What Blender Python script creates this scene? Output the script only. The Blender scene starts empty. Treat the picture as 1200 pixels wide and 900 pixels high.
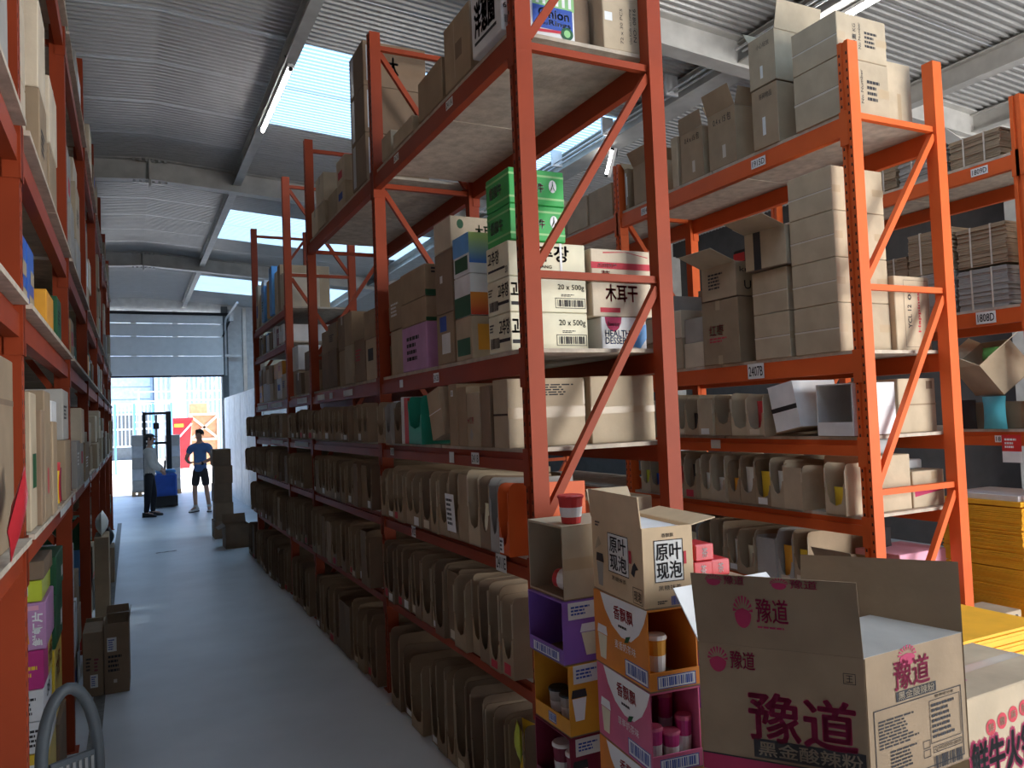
import bpy, math, random
import numpy as np
from mathutils import Vector, Matrix
R = random.Random(11)
scene = bpy.context.scene
COL = scene.collection
rad = math.radians

# ---------------------------------------------------------------- camera
FPX = 913.0
YAW, PITCH, ROLL = rad(26.15), rad(2.30), rad(-2.21)
CAM = Vector((0, 0, 1.9))
_fw = Vector((math.sin(YAW) * math.cos(PITCH), math.cos(YAW) * math.cos(PITCH), math.sin(PITCH)))
_r0 = Vector((math.cos(YAW), -math.sin(YAW), 0))
_u0 = _r0.cross(_fw)
_rt = math.cos(ROLL) * _r0 + math.sin(ROLL) * _u0
_up = -math.sin(ROLL) * _r0 + math.cos(ROLL) * _u0
cam = bpy.data.cameras.new('camera')
cam.sensor_width = 36
cam.lens = FPX / 1200 * 36
cam.clip_end = 400
co = bpy.data.objects.new('camera', cam)
COL.objects.link(co)
co.matrix_world = Matrix(((_rt.x, _up.x, -_fw.x, CAM.x), (_rt.y, _up.y, -_fw.y, CAM.y), (_rt.z, _up.z, -_fw.z, CAM.z), (0, 0, 0, 1)))
scene.camera = co

# ---------------------------------------------------------------- world, sun, daylight
w = bpy.data.worlds.new('sky')
scene.world = w
w.use_nodes = True
nt = w.node_tree
bg = nt.nodes['Background']
sky = nt.nodes.new('ShaderNodeTexSky')
sky.sky_type = 'NISHITA'
sky.sun_disc = False
sky.sun_elevation = rad(58)
sky.sun_rotation = rad(95)
sky.air_density = 1.0
sky.dust_density = 1.2
nt.links.new(sky.outputs[0], bg.inputs[0])
bg.inputs[1].default_value = 0.30
sl = bpy.data.lights.new('sun', 'SUN')
sl.energy = 6.5
sl.angle = rad(0.6)
sl.color = (1.0, 0.95, 0.88)
so = bpy.data.objects.new('sun', sl)
COL.objects.link(so)
_sd = Vector((math.cos(rad(58)) * 0.97, -math.cos(rad(58)) * 0.24, math.sin(rad(58))))   # towards the sun
so.rotation_euler = _sd.to_track_quat('Z', 'Y').to_euler()

def area(name, loc, rot, sx, sy, energy, color):
    l = bpy.data.lights.new(name, 'AREA')
    l.shape = 'RECTANGLE'; l.size = sx; l.size_y = sy; l.energy = energy; l.color = color
    o = bpy.data.objects.new(name, l)
    o.location = loc; o.rotation_euler = rot
    COL.objects.link(o)
    return o
# daylight through the open loading doorway behind the camera
area('loading_doorway_daylight', (6.9, -2.85, 2.1), (rad(90), 0, 0), 4.4, 4.0, 245, (1.0, 0.97, 0.93))

scene.view_settings.view_transform = 'Standard'
scene.view_settings.look = 'None'
scene.view_settings.gamma = 1
scene.view_settings.use_curve_mapping = False
scene.view_settings.exposure = 1.27
scene.cycles.max_bounces = 8
scene.cycles.diffuse_bounces = 5
scene.cycles.glossy_bounces = 3
scene.cycles.transparent_max_bounces = 8
scene.cycles.sample_clamp_indirect = 6
scene.cycles.use_denoising = True

# ---------------------------------------------------------------- helpers
def ray(px, py):
    return _fw + _rt * ((px - 600) / FPX) - _up * ((py - 450) / FPX)
def on(axis, px, py, v):
    d = ray(px, py)
    return CAM + d * ((v - CAM[axis]) / d[axis])
def on_x(px, py, v): return on(0, px, py, v)
def on_y(px, py, v): return on(1, px, py, v)
def on_z(px, py, v): return on(2, px, py, v)

ORD = 'first second third fourth fifth sixth seventh eighth ninth tenth eleventh twelfth'.split()
def ordn(n):
    if n <= 12: return ORD[n - 1]
    s = {1: 'st', 2: 'nd', 3: 'rd'}.get(n % 10, 'th') if n % 100 not in (11, 12, 13) else 'th'
    return f'{n}{s}'

def mat(name, col, rough=0.7, metal=0.0, var=0.0, nscale=6.0, noise=0.12, emit=0.0, bump=0.0, bscale=40.0, spec=0.5):
    m = bpy.data.materials.new(name)
    m.use_nodes = True
    n, l = m.node_tree.nodes, m.node_tree.links
    b = n['Principled BSDF']
    b.inputs['Roughness'].default_value = rough
    b.inputs['Metallic'].default_value = metal
    b.inputs['Specular IOR Level'].default_value = spec
    c4 = (*col, 1)
    if emit:
        b.inputs['Emission Color'].default_value = c4
        b.inputs['Emission Strength'].default_value = emit
    tc = n.new('ShaderNodeTexCoord')
    tx = n.new('ShaderNodeTexNoise')
    tx.inputs['Scale'].default_value = nscale
    tx.inputs['Detail'].default_value = 4
    l.new(tc.outputs['Object'], tx.inputs['Vector'])
    mr = n.new('ShaderNodeMapRange')
    mr.inputs['From Min'].default_value = 0.3; mr.inputs['From Max'].default_value = 0.7
    mr.inputs['To Min'].default_value = 1 - noise; mr.inputs['To Max'].default_value = 1 + noise
    l.new(tx.outputs['Fac'], mr.inputs['Value'])
    val = mr.outputs[0]
    if var:
        oi = n.new('ShaderNodeObjectInfo')
        m2 = n.new('ShaderNodeMapRange')
        m2.inputs['To Min'].default_value = 1 - var; m2.inputs['To Max'].default_value = 1 + var
        l.new(oi.outputs['Random'], m2.inputs['Value'])
        mu = n.new('ShaderNodeMath'); mu.operation = 'MULTIPLY'
        l.new(val, mu.inputs[0]); l.new(m2.outputs[0], mu.inputs[1])
        val = mu.outputs[0]
    hs = n.new('ShaderNodeHueSaturation')
    hs.inputs['Color'].default_value = c4
    l.new(val, hs.inputs['Value'])
    l.new(hs.outputs[0], b.inputs['Base Color'])
    if bump:
        t2 = n.new('ShaderNodeTexNoise'); t2.inputs['Scale'].default_value = bscale
        l.new(tc.outputs['Object'], t2.inputs['Vector'])
        bp = n.new('ShaderNodeBump'); bp.inputs['Strength'].default_value = bump; bp.inputs['Distance'].default_value = 0.01
        l.new(t2.outputs['Fac'], bp.inputs['Height'])
        l.new(bp.outputs[0], b.inputs['Normal'])
    return m

M = {}
def mk(name, *a, **k): M[name] = mat(name, *a, **k)
mk('kraft', (0.335, 0.24, 0.15), 0.85, var=0.14, bump=0.12, bscale=30)
mk('kraft_dark', (0.23, 0.155, 0.098), 0.85, var=0.16, bump=0.12, bscale=30)
mk('kraft_light', (0.455, 0.36, 0.245), 0.85, var=0.10, bump=0.1, bscale=30)
mk('kraft_pale', (0.60, 0.50, 0.37), 0.8, var=0.07, bump=0.1)
mk('grey_board', (0.36, 0.34, 0.31), 0.85, var=0.12)
mk('white_board', (0.72, 0.72, 0.72), 0.7, var=0.06)
mk('tape', (0.42, 0.31, 0.19), 0.35, noise=0.05)
mk('clear_tape', (0.62, 0.55, 0.46), 0.25, noise=0.05)
mk('black', (0.015, 0.015, 0.017), 0.6)
mk('ink', (0.03, 0.027, 0.03), 0.8)
mk('red_ink', (0.50, 0.03, 0.05), 0.7)
mk('crimson', (0.42, 0.02, 0.09), 0.7)
mk('blue_ink', (0.03, 0.08, 0.36), 0.7)
mk('white', (0.82, 0.82, 0.82), 0.6, noise=0.03)
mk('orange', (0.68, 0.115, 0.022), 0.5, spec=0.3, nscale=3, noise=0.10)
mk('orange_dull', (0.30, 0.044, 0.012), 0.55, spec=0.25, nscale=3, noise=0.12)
mk('hole', (0.03, 0.012, 0.01), 0.9)
mk('chipboard', (0.50, 0.42, 0.33), 0.9, nscale=14, noise=0.2, bump=0.2, bscale=60)
mk('steel', (0.42, 0.42, 0.41), 0.4, 0.7)
mk('galv', (0.62, 0.63, 0.64), 0.45, 0.35)
mk('beam_paint', (0.52, 0.51, 0.48), 0.55)
mk('cladding', (0.46, 0.46, 0.45), 0.38, 0.25, noise=0.06)
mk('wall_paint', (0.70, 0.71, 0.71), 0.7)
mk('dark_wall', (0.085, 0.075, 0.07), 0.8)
mk('white_panel', (0.72, 0.75, 0.78), 0.5)
mk('door_panel', (0.88, 0.90, 0.90), 0.5, noise=0.04)
mk('rubber', (0.02, 0.02, 0.022), 0.8)
mk('green', (0.03, 0.36, 0.07), 0.45)
mk('dark_green', (0.015, 0.09, 0.035), 0.6)
mk('teal', (0.02, 0.30, 0.19), 0.5)
mk('leaf', (0.10, 0.30, 0.05), 0.6)
mk('yellow', (0.90, 0.45, 0.02), 0.6, nscale=8, noise=0.08)
mk('amber', (0.72, 0.32, 0.025), 0.55)
mk('carton_orange', (0.72, 0.24, 0.03), 0.5)
mk('pink', (0.62, 0.13, 0.24), 0.5)
mk('pale_pink', (0.75, 0.36, 0.46), 0.55)
mk('maroon', (0.20, 0.012, 0.04), 0.5)
mk('purple', (0.25, 0.11, 0.45), 0.5)
mk('light_green', (0.28, 0.55, 0.22), 0.5)
mk('lilac', (0.50, 0.25, 0.45), 0.6)
mk('magenta', (0.50, 0.03, 0.20), 0.5)
mk('red', (0.60, 0.03, 0.03), 0.5)
mk('blue', (0.015, 0.10, 0.50), 0.4)
mk('sky_blue', (0.12, 0.36, 0.75), 0.45)
mk('cyan', (0.10, 0.52, 0.62), 0.35)
mk('cream', (0.74, 0.69, 0.50), 0.6)
mk('packet_yellow', (0.80, 0.55, 0.04), 0.3)
mk('packet_red', (0.55, 0.03, 0.04), 0.3)
mk('packet_white', (0.75, 0.75, 0.70), 0.3)
mk('lime', (0.55, 0.62, 0.05), 0.3)
mk('grey_plastic', (0.10, 0.115, 0.125), 0.45)
mk('skin', (0.55, 0.33, 0.24), 0.6)
mk('hair', (0.02, 0.016, 0.014), 0.7)
mk('cap_cloth', (0.05, 0.045, 0.04), 0.8)
mk('jacket', (0.66, 0.63, 0.58), 0.85)
mk('trousers', (0.018, 0.018, 0.024), 0.85)
mk('tee', (0.10, 0.22, 0.48), 0.85)
mk('shorts', (0.045, 0.043, 0.05), 0.85)
mk('shoe_white', (0.7, 0.7, 0.68), 0.6)
mk('shoe_black', (0.02, 0.02, 0.02), 0.5)
mk('concrete', (0.66, 0.64, 0.61), 0.9, nscale=2)
mk('container_red', (0.50, 0.015, 0.02), 0.5)
mk('wood', (0.46, 0.29, 0.15), 0.8)
mk('pale_blue', (0.36, 0.47, 0.66), 0.6)
mk('blue_wall', (0.30, 0.42, 0.64), 0.6)
mk('pale_cladding', (0.36, 0.45, 0.56), 0.6)
mk('fence_white', (0.60, 0.68, 0.76), 0.5)
mk('wrap', (0.45, 0.46, 0.47), 0.3)
mk('lamp_tube', (1.0, 0.98, 0.95), 0.4, emit=13.0)
mk('paper', (0.74, 0.74, 0.72), 0.8)

def floor_mat():
    m = mat('painted_concrete', (0.64, 0.68, 0.72), 0.38, noise=0.08, nscale=1.6)
    n, l = m.node_tree.nodes, m.node_tree.links
    b = n['Principled BSDF']
    tc = n.new('ShaderNodeTexCoord')
    t = n.new('ShaderNodeTexNoise'); t.inputs['Scale'].default_value = 9; t.inputs['Detail'].default_value = 8
    l.new(tc.outputs['Object'], t.inputs['Vector'])
    mr = n.new('ShaderNodeMapRange'); mr.inputs['To Min'].default_value = 0.30; mr.inputs['To Max'].default_value = 0.55
    l.new(t.outputs['Fac'], mr.inputs['Value']); l.new(mr.outputs[0], b.inputs['Roughness'])
    bp = n.new('ShaderNodeBump'); bp.inputs['Strength'].default_value = 0.12; bp.inputs['Distance'].default_value = 0.004
    l.new(t.outputs['Fac'], bp.inputs['Height']); l.new(bp.outputs[0], b.inputs['Normal'])
    return m
M['floor'] = floor_mat()

def pane_mat():
    m = bpy.data.materials.new('skylight_sheet')
    m.use_nodes = True
    n, l = m.node_tree.nodes, m.node_tree.links
    n.remove(n['Principled BSDF'])
    out = n['Material Output']
    tr = n.new('ShaderNodeBsdfTransparent'); tr.inputs[0].default_value = (0.5, 0.62, 0.70, 1)
    tl = n.new('ShaderNodeBsdfTranslucent'); tl.inputs[0].default_value = (0.215, 0.335, 0.44, 1)
    mx = n.new('ShaderNodeMixShader')
    tc = n.new('ShaderNodeTexCoord'); mp = n.new('ShaderNodeMapping'); mp.inputs['Scale'].default_value = (0.35, 6, 1)
    t = n.new('ShaderNodeTexNoise'); t.inputs['Scale'].default_value = 1.6
    l.new(tc.outputs['Object'], mp.inputs[0]); l.new(mp.outputs[0], t.inputs['Vector'])
    mr = n.new('ShaderNodeMapRange'); mr.inputs['From Min'].default_value = 0.3; mr.inputs['From Max'].default_value = 0.7
    mr.inputs['To Min'].default_value = 0.93; mr.inputs['To Max'].default_value = 1.0
    l.new(t.outputs['Fac'], mr.inputs['Value']); l.new(mr.outputs[0], mx.inputs[0])
    l.new(tr.outputs[0], mx.inputs[1]); l.new(tl.outputs[0], mx.inputs[2])
    l.new(mx.outputs[0], out.inputs[0])
    return m
M['pane'] = pane_mat()

def gradient_mat(name, c0, c1, axis=2, lo=0.0, hi=0.2):      # a printed two-colour blend on a box
    m = mat(name, c0, 0.5)
    n, l = m.node_tree.nodes, m.node_tree.links
    tc = n.new('ShaderNodeTexCoord'); sp = n.new('ShaderNodeSeparateXYZ')
    l.new(tc.outputs['Object'], sp.inputs[0])
    mr = n.new('ShaderNodeMapRange'); mr.inputs['From Min'].default_value = lo; mr.inputs['From Max'].default_value = hi
    l.new(sp.outputs[axis], mr.inputs['Value'])
    mx = n.new('ShaderNodeMix'); mx.data_type = 'RGBA'
    mx.inputs[6].default_value = (*c0, 1); mx.inputs[7].default_value = (*c1, 1)
    l.new(mr.outputs[0], mx.inputs[0]); l.new(mx.outputs[2], n['Principled BSDF'].inputs['Base Color'])
    return m
M['grad_blue'] = gradient_mat('print_blue_green', (0.05, 0.16, 0.55), (0.45, 0.62, 0.20), 2, 0.06, 0.19)
M['grad_red'] = gradient_mat('print_red_orange', (0.55, 0.05, 0.02), (0.70, 0.25, 0.03), 2, 0.0, 0.10)

FIDS, SKIP = {}, {}
SKIP = {6: {1: 1, 2: 2, 3: 2, 4: 2, 5: 2, 6: 2}, 7: {5: 1}, 8: {21: 1}, 9: {1: 1, 2: 1, 3: 1, 4: 1, 5: 1, 6: 1}, 10: {5: 1, 7: 1, 18: 1, 20: 1, 22: 1, 23: 1, 24: 1, 27: 1, 28: 1, 29: 1, 31: 1}, 11: {1: 2, 2: 2, 3: 2, 4: 2, 5: 1, 6: 1}, 12: {3: 3, 7: 2, 14: 2, 16: 3, 18: 2, 19: 2, 20: 3, 22: 2, 24: 2, 25: 2, 26: 1, 27: 3}, 13: {1: 1, 2: 1, 3: 1, 4: 2, 16: 1, 17: 1, 18: 1, 21: 1, 23: 1, 24: 1, 27: 1}, 14: {3: 1, 7: 2, 14: 2, 17: 1, 23: 2, 24: 2, 25: 2}, 'goods': [('floor row of the middle rack', 2), ('floor row of the middle rack', 3), ('floor row of the middle rack', 15), ('floor row of the middle rack', 17), ('floor row of the middle rack', 19), ('floor row of the middle rack', 23), ('floor row of the middle rack', 26), ('floor row of the middle rack', 27), ('floor row of the middle rack', 29), ('floor row of the middle rack', 30), ('floor row of the middle rack', 33), ('floor row of the middle rack', 35), ('floor row of the middle rack', 39), ('floor row of the middle rack', 41), ('floor row of the middle rack', 44), ('knee-high shelf of the middle rack', 3), ('knee-high shelf of the middle rack', 5), ('knee-high shelf of the middle rack', 9), ('knee-high shelf of the middle rack', 11), ('knee-high shelf of the middle rack', 13), ('knee-high shelf of the middle rack', 15), ('knee-high shelf of the middle rack', 21), ('knee-high shelf of the middle rack', 27), ('knee-high shelf of the middle rack', 28), ('knee-high shelf of the middle rack', 30), ('knee-high shelf of the middle rack', 34), ('knee-high shelf of the middle rack', 35), ('knee-high shelf of the middle rack', 40), ('knee-high shelf of the middle rack', 45), ('knee-high shelf of the middle rack', 48), ('knee-high shelf of the middle rack', 53), ('chest-high shelf of the middle rack', 10), ('chest-high shelf of the middle rack', 11), ('chest-high shelf of the middle rack', 17), ('chest-high shelf of the middle rack', 21), ('chest-high shelf of the middle rack', 24), ('chest-high shelf of the middle rack', 26), ('chest-high shelf of the middle rack', 30), ('chest-high shelf of the middle rack', 31), ('chest-high shelf of the middle rack', 32), ('chest-high shelf of the middle rack', 36), ('chest-high shelf of the middle rack', 40), ('chest-high shelf of the middle rack', 44), ('chest-high shelf of the middle rack', 47), ('chest-high shelf of the middle rack', 50), ('chest-high shelf of the middle rack', 51), ('chest-high shelf of the middle rack', 53), ('eye-level shelf of the middle rack', 10), ('eye-level shelf of the middle rack', 13), ('eye-level shelf of the middle rack', 14), ('eye-level shelf of the middle rack', 20), ('eye-level shelf of the middle rack', 22), ('eye-level shelf of the middle rack', 25), ('eye-level shelf of the middle rack', 34), ('eye-level shelf of the middle rack', 38), ('eye-level shelf of the middle rack', 45), ('eye-level shelf of the right rack', 4), ('eye-level shelf of the right rack', 9), ('chest-high shelf of the right rack', 3), ('knee-high shelf of the right rack', 9), ('knee-high shelf of the right rack', 10), ('knee-high shelf of the right rack', 11)]}
class MB:
    """collects geometry and links it as one mesh object"""
    def __init__(s): s.v, s.f, s.mi, s.ms = [], [], [], []
    def m(s, name):
        mm = M[name] if isinstance(name, str) else name
        if mm not in s.ms: s.ms.append(mm)
        return s.ms.index(mm)
    def add(s, vs, fs, mt):
        k = len(s.v); i = s.m(mt)
        s.v += [tuple(v) for v in vs]
        for f in fs:
            s.f.append(tuple(k + a for a in f)); s.mi.append(i)
        return s
    def box(s, x0, x1, y0, y1, z0, z1, mt):
        return s.add([(x0, y0, z0), (x1, y0, z0), (x1, y1, z0), (x0, y1, z0), (x0, y0, z1), (x1, y0, z1), (x1, y1, z1), (x0, y1, z1)],
                     [(0, 3, 2, 1), (4, 5, 6, 7), (0, 1, 5, 4), (1, 2, 6, 5), (2, 3, 7, 6), (3, 0, 4, 7)], mt)
    def cbox(s, x0, x1, y0, y1, z0, z1, c, mt, jit=0.0, rnd=None):
        """box with chamfered edges; jit moves whole corners a little"""
        vs, idx = [], {}
        for a, (X, sx) in enumerate(((x0, 1), (x1, -1))):
            for b, (Y, sy) in enumerate(((y0, 1), (y1, -1))):
                for d, (Z, sz) in enumerate(((z0, 1), (z1, -1))):
                    j = [rnd.uniform(-jit, jit) if rnd else 0 for _ in range(3)]
                    if d == 0: j[2] = 0
                    j[0] = abs(j[0]) * sx; j[1] = abs(j[1]) * sy; j[2] = abs(j[2]) * sz
                    for k in range(3):
                        p = [X + sx * c + j[0], Y + sy * c + j[1], Z + sz * c + j[2]]
                        p[k] -= (sx, sy, sz)[k] * c
                        idx[(a, b, d, k)] = len(vs); vs.append(p)
        g = lambda a, b, d, k: idx[(a, b, d, k)]
        F = []
        for a in (0, 1):
            q = [g(a, 0, 0, 0), g(a, 1, 0, 0), g(a, 1, 1, 0), g(a, 0, 1, 0)]; F.append(q if a else q[::-1])
            q = [g(0, a, 0, 1), g(1, a, 0, 1), g(1, a, 1, 1), g(0, a, 1, 1)]; F.append(q[::-1] if a else q)
            q = [g(0, 0, a, 2), g(1, 0, a, 2), g(1, 1, a, 2), g(0, 1, a, 2)]; F.append(q if a else q[::-1])
        for p in (0, 1):
            for q in (0, 1):
                F.append([g(p, q, 0, 0), g(p, q, 1, 0), g(p, q, 1, 1), g(p, q, 0, 1)])
                F.append([g(p, 0, q, 0), g(p, 1, q, 0), g(p, 1, q, 2), g(p, 0, q, 2)])
                F.append([g(0, p, q, 1), g(1, p, q, 1), g(1, p, q, 2), g(0, p, q, 2)])
        for a in (0, 1):
            for b in (0, 1):
                for d in (0, 1): F.append([g(a, b, d, 0), g(a, b, d, 1), g(a, b, d, 2)])
        return s.add(vs, F, mt)
    def prism(s, pts, vec, mt):
        """polygon pts (3-D) extruded along vec"""
        n = len(pts); vec = Vector(vec)
        vs = [Vector(p) for p in pts] + [Vector(p) + vec for p in pts]
        fs = [tuple(range(n))[::-1], tuple(range(n, 2 * n))] + [(i, (i + 1) % n, n + (i + 1) % n, n + i) for i in range(n)]
        return s.add(vs, fs, mt)
    def bar(s, p, q, wx, wz, mt, up=(0, 0, 1)):
        """rectangular bar from p to q"""
        p, q = Vector(p), Vector(q); d = (q - p).normalized(); up = Vector(up)
        if abs(d.dot(up)) > 0.98: up = Vector((0, 1, 0))
        a = d.cross(up).normalized() * (wx / 2); b = a.cross(d).normalized() * (wz / 2)
        return s.prism([p - a - b, p + a - b, p + a + b, p - a + b], q - p, mt)
    def tube(s, pts, r, mt, n=8, closed=False):
        pts = [Vector(p) for p in pts]; rings = []; N = len(pts)
        rs = r if isinstance(r, (list, tuple)) else [r] * N
        prev = None
        for i, p in enumerate(pts):
            a = pts[i - 1] if i else (pts[-1] if closed else p)
            b = pts[i + 1] if i < N - 1 else (pts[0] if closed else p)
            d = (b - a).normalized()
            if prev is None:
                ref = Vector((0, 0, 1)) if abs(d.z) < 0.9 else Vector((1, 0, 0))
                e = d.cross(ref).normalized()
            else:
                e = (prev - d * prev.dot(d)).normalized()
            prev = e; f = d.cross(e)
            rings.append([p + (e * math.cos(2 * math.pi * k / n) + f * math.sin(2 * math.pi * k / n)) * rs[i] for k in range(n)])
        vs = [v for ring in rings for v in ring]; fs = []
        for i in range(N if closed else N - 1):
            j = (i + 1) % N
            for k in range(n): fs.append((i * n + k, i * n + (k + 1) % n, j * n + (k + 1) % n, j * n + k))
        if not closed: fs += [tuple(range(n))[::-1], tuple((N - 1) * n + k for k in range(n))]
        return s.add(vs, fs, mt)
    def lathe(s, c, prof, mt, n=14, axis=(0, 0, 1)):
        """prof: (radius, height) list about an axis through c"""
        c = Vector(c); ax = Vector(axis).normalized()
        e = ax.cross(Vector((1, 0, 0)) if abs(ax.x) < 0.9 else Vector((0, 1, 0))).normalized(); f = ax.cross(e)
        vs, fs = [], []
        for r, h in prof:
            for k in range(n):
                t = 2 * math.pi * k / n
                vs.append(c + ax * h + (e * math.cos(t) + f * math.sin(t)) * r)
        for i in range(len(prof) - 1):
            for k in range(n): fs.append((i * n + k, i * n + (k + 1) % n, (i + 1) * n + (k + 1) % n, (i + 1) * n + k))
        fs += [tuple(range(n))[::-1], tuple((len(prof) - 1) * n + k for k in range(n))]
        return s.add(vs, fs, mt)
    def build(s, name, parent=None, loc=None, rz=0.0, smooth=False, kind=None, label=None):
        me = bpy.data.meshes.new(name)
        me.from_pydata(s.v, [], s.f)
        for mm in s.ms: me.materials.append(mm)
        me.polygons.foreach_set('material_index', s.mi)
        if smooth: me.polygons.foreach_set('use_smooth', [True] * len(s.f))
        me.update()
        o = bpy.data.objects.new(name, me)
        COL.objects.link(o)
        if parent is not None: o.parent = parent
        if loc is not None: o.location = loc
        if rz: o.rotation_euler = (0, 0, rz)
        if kind: o['kind'] = kind
        if label: o['label'] = label
        return o

def tag(o, label, cat, group=None):
    o['label'] = label; o['category'] = cat
    if group: o['group'] = group
    return o
def empty(name, loc=(0, 0, 0), rz=0.0):
    o = bpy.data.objects.new(name, None); o.empty_display_size = 0.1
    COL.objects.link(o); o.location = loc; o.rotation_euler = (0, 0, rz)
    return o
def struct(o):
    o['kind'] = 'structure'; return o

# ---- lettering (flat meshes cut from Blender's own font)
TXT = {}
def text_data(s, bold=0.0):
    key = (s, bold)
    if key in TXT: return TXT[key]
    cu = bpy.data.curves.new('t', 'FONT')
    cu.body = s; cu.resolution_u = 2; cu.offset = bold; cu.align_x = 'CENTER'; cu.space_line = 0.9
    ob = bpy.data.objects.new('t', cu)
    me = ob.to_mesh()
    v = np.empty(len(me.vertices) * 3); me.vertices.foreach_get('co', v); v = v.reshape(-1, 3)[:, :2]
    f = [tuple(p.vertices) for p in me.polygons]
    ob.to_mesh_clear()
    bpy.data.objects.remove(ob); bpy.data.curves.remove(cu)
    if len(v):
        lo, hi = v.min(0), v.max(0); v = (v - lo) / np.maximum(hi - lo, 1e-6)
    TXT[key] = (v, f)
    return TXT[key]

class Face:
    def __init__(s, o, u, v, n, W, H):
        s.o, s.u, s.v, s.n, s.W, s.H = Vector(o), Vector(u), Vector(v), Vector(n), W, H
        s.layer = 0
    def p(s, a, b, off): return s.o + s.u * (a * s.W) + s.v * (b * s.H) + s.n * off
def put(mb, face, kind, u0, v0, u1, v1, mt, arg=None, layer=1, bold=0.0):
    off = 0.0007 * layer
    P = lambda a, b: face.p(u0 + (u1 - u0) * a, v0 + (v1 - v0) * b, off)
    if kind == 'rect':
        mb.add([P(0, 0), P(1, 0), P(1, 1), P(0, 1)], [(0, 1, 2, 3)], mt)
    elif kind == 'poly':
        mb.add([P(a, b) for a, b in arg], [tuple(range(len(arg)))], mt)
    elif kind == 'disc':
        mb.add([P(0.5 + 0.5 * math.cos(t * math.pi / 12), 0.5 + 0.5 * math.sin(t * math.pi / 12)) for t in range(24)], [tuple(range(24))], mt)
    elif kind == 'text':
        v, f = text_data(arg)
        asp = face.W * abs(u1 - u0) / max(face.H * abs(v1 - v0), 1e-6)
        for dx, dy in ([(math.cos(k * math.pi / 4) * q, math.sin(k * math.pi / 4) * q) for q in ((1.1,) if bold < .025 else (.55, 1.1)) for k in range(8)] if bold else [(0, 0)]):
            d = bold * .5
            if len(v): mb.add([P(a + dx * d / asp, b + dy * d) for a, b in v], f, mt)
    elif kind == 'vtext':                       # lettering turned a quarter
        v, f = text_data(arg, bold)
        if len(v): mb.add([P(1 - b, a) for a, b in v], f, mt)
    elif kind == 'frame':
        tx = (arg or 0.004) / max(face.W * abs(u1 - u0), 1e-6); ty = (arg or 0.004) / max(face.H * abs(v1 - v0), 1e-6)
        for a0, b0, a1, b1 in ((0, 0, 1, ty), (0, 1 - ty, 1, 1), (0, ty, tx, 1 - ty), (1 - tx, ty, 1, 1 - ty)):
            mb.add([P(a0, b0), P(a1, b0), P(a1, b1), P(a0, b1)], [(0, 1, 2, 3)], mt)
    elif kind == 'bars':                        # a barcode
        rr = random.Random(3); x = 0.0
        while x < 1:
            wd = rr.choice((0.018, 0.03, 0.045)); x2 = min(1, x + wd)
            mb.add([P(x, 0), P(x2, 0), P(x2, 1), P(x, 1)], [(0, 1, 2, 3)], mt); x = x2 + rr.choice((0.015, 0.025, 0.04))
    elif kind == 'lines':                       # rows of small print
        rr = random.Random(5); n = arg
        for i in range(n):
            b = 1 - (i + 0.8) / n; e = rr.uniform(0.6, 1.0); x = 0
            while x < e:
                x2 = min(e, x + rr.uniform(0.05, 0.2))
                mb.add([P(x, b), P(x2, b), P(x2, b + 0.55 / n), P(x, b + 0.55 / n)], [(0, 1, 2, 3)], mt); x = x2 + 0.03
    elif kind == 'sun':                         # round mark: rays over a half disc
        mb.add([P(0.5 + 0.42 * math.cos(math.pi + t * math.pi / 12), 0.44 + 0.44 * math.sin(math.pi + t * math.pi / 12)) for t in range(13)] + [P(0.75, 0.56), P(0.5, 0.62), P(0.25, 0.56)], [tuple(range(16))], mt)
        for k in range(9):
            t = math.pi * (0.04 + 0.92 * k / 8)
            c, s_ = math.cos(t), math.sin(t); e = 0.055
            mb.add([P(0.5 + 0.24 * c, 0.50 + 0.20 * s_), P(0.5 + 0.5 * c + e * s_, 0.5 + 0.5 * s_ - e * c), P(0.5 + 0.5 * c - e * s_, 0.5 + 0.5 * s_ + e * c)], [(0, 1, 2)], mt)
    elif kind == 'cup':                         # printed picture of a drinks cup
        mb.add([P(0.22, 0), P(0.78, 0), P(0.95, 0.72), P(0.05, 0.72)], [(0, 1, 2, 3)], mt)
        mb.add([P(0, 0.74), P(1, 0.74), P(0.92, 1), P(0.08, 1)], [(0, 1, 2, 3)], arg or 'ink')

def faces_of(fp, h):
    out = {}
    for i in range(4):
        a, b = Vector((*fp[i], 0)), Vector((*fp[(i + 1) % 4], 0))
        d = b - a; W = d.length; u = d / W
        out[i] = Face(a, u, (0, 0, 1), (u.y, -u.x, 0), W, h)
    a = Vector((*fp[0], h)); u = Vector((*fp[1], h)) - a; v = Vector((*fp[3], h)) - a
    out['top'] = Face(a, u.normalized(), v.normalized(), (0, 0, 1), u.length, v.length)
    return out
EDGE = {'-y': 0, '+x': 1, '+y': 2, '-x': 3, 'top': 'top'}

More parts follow.
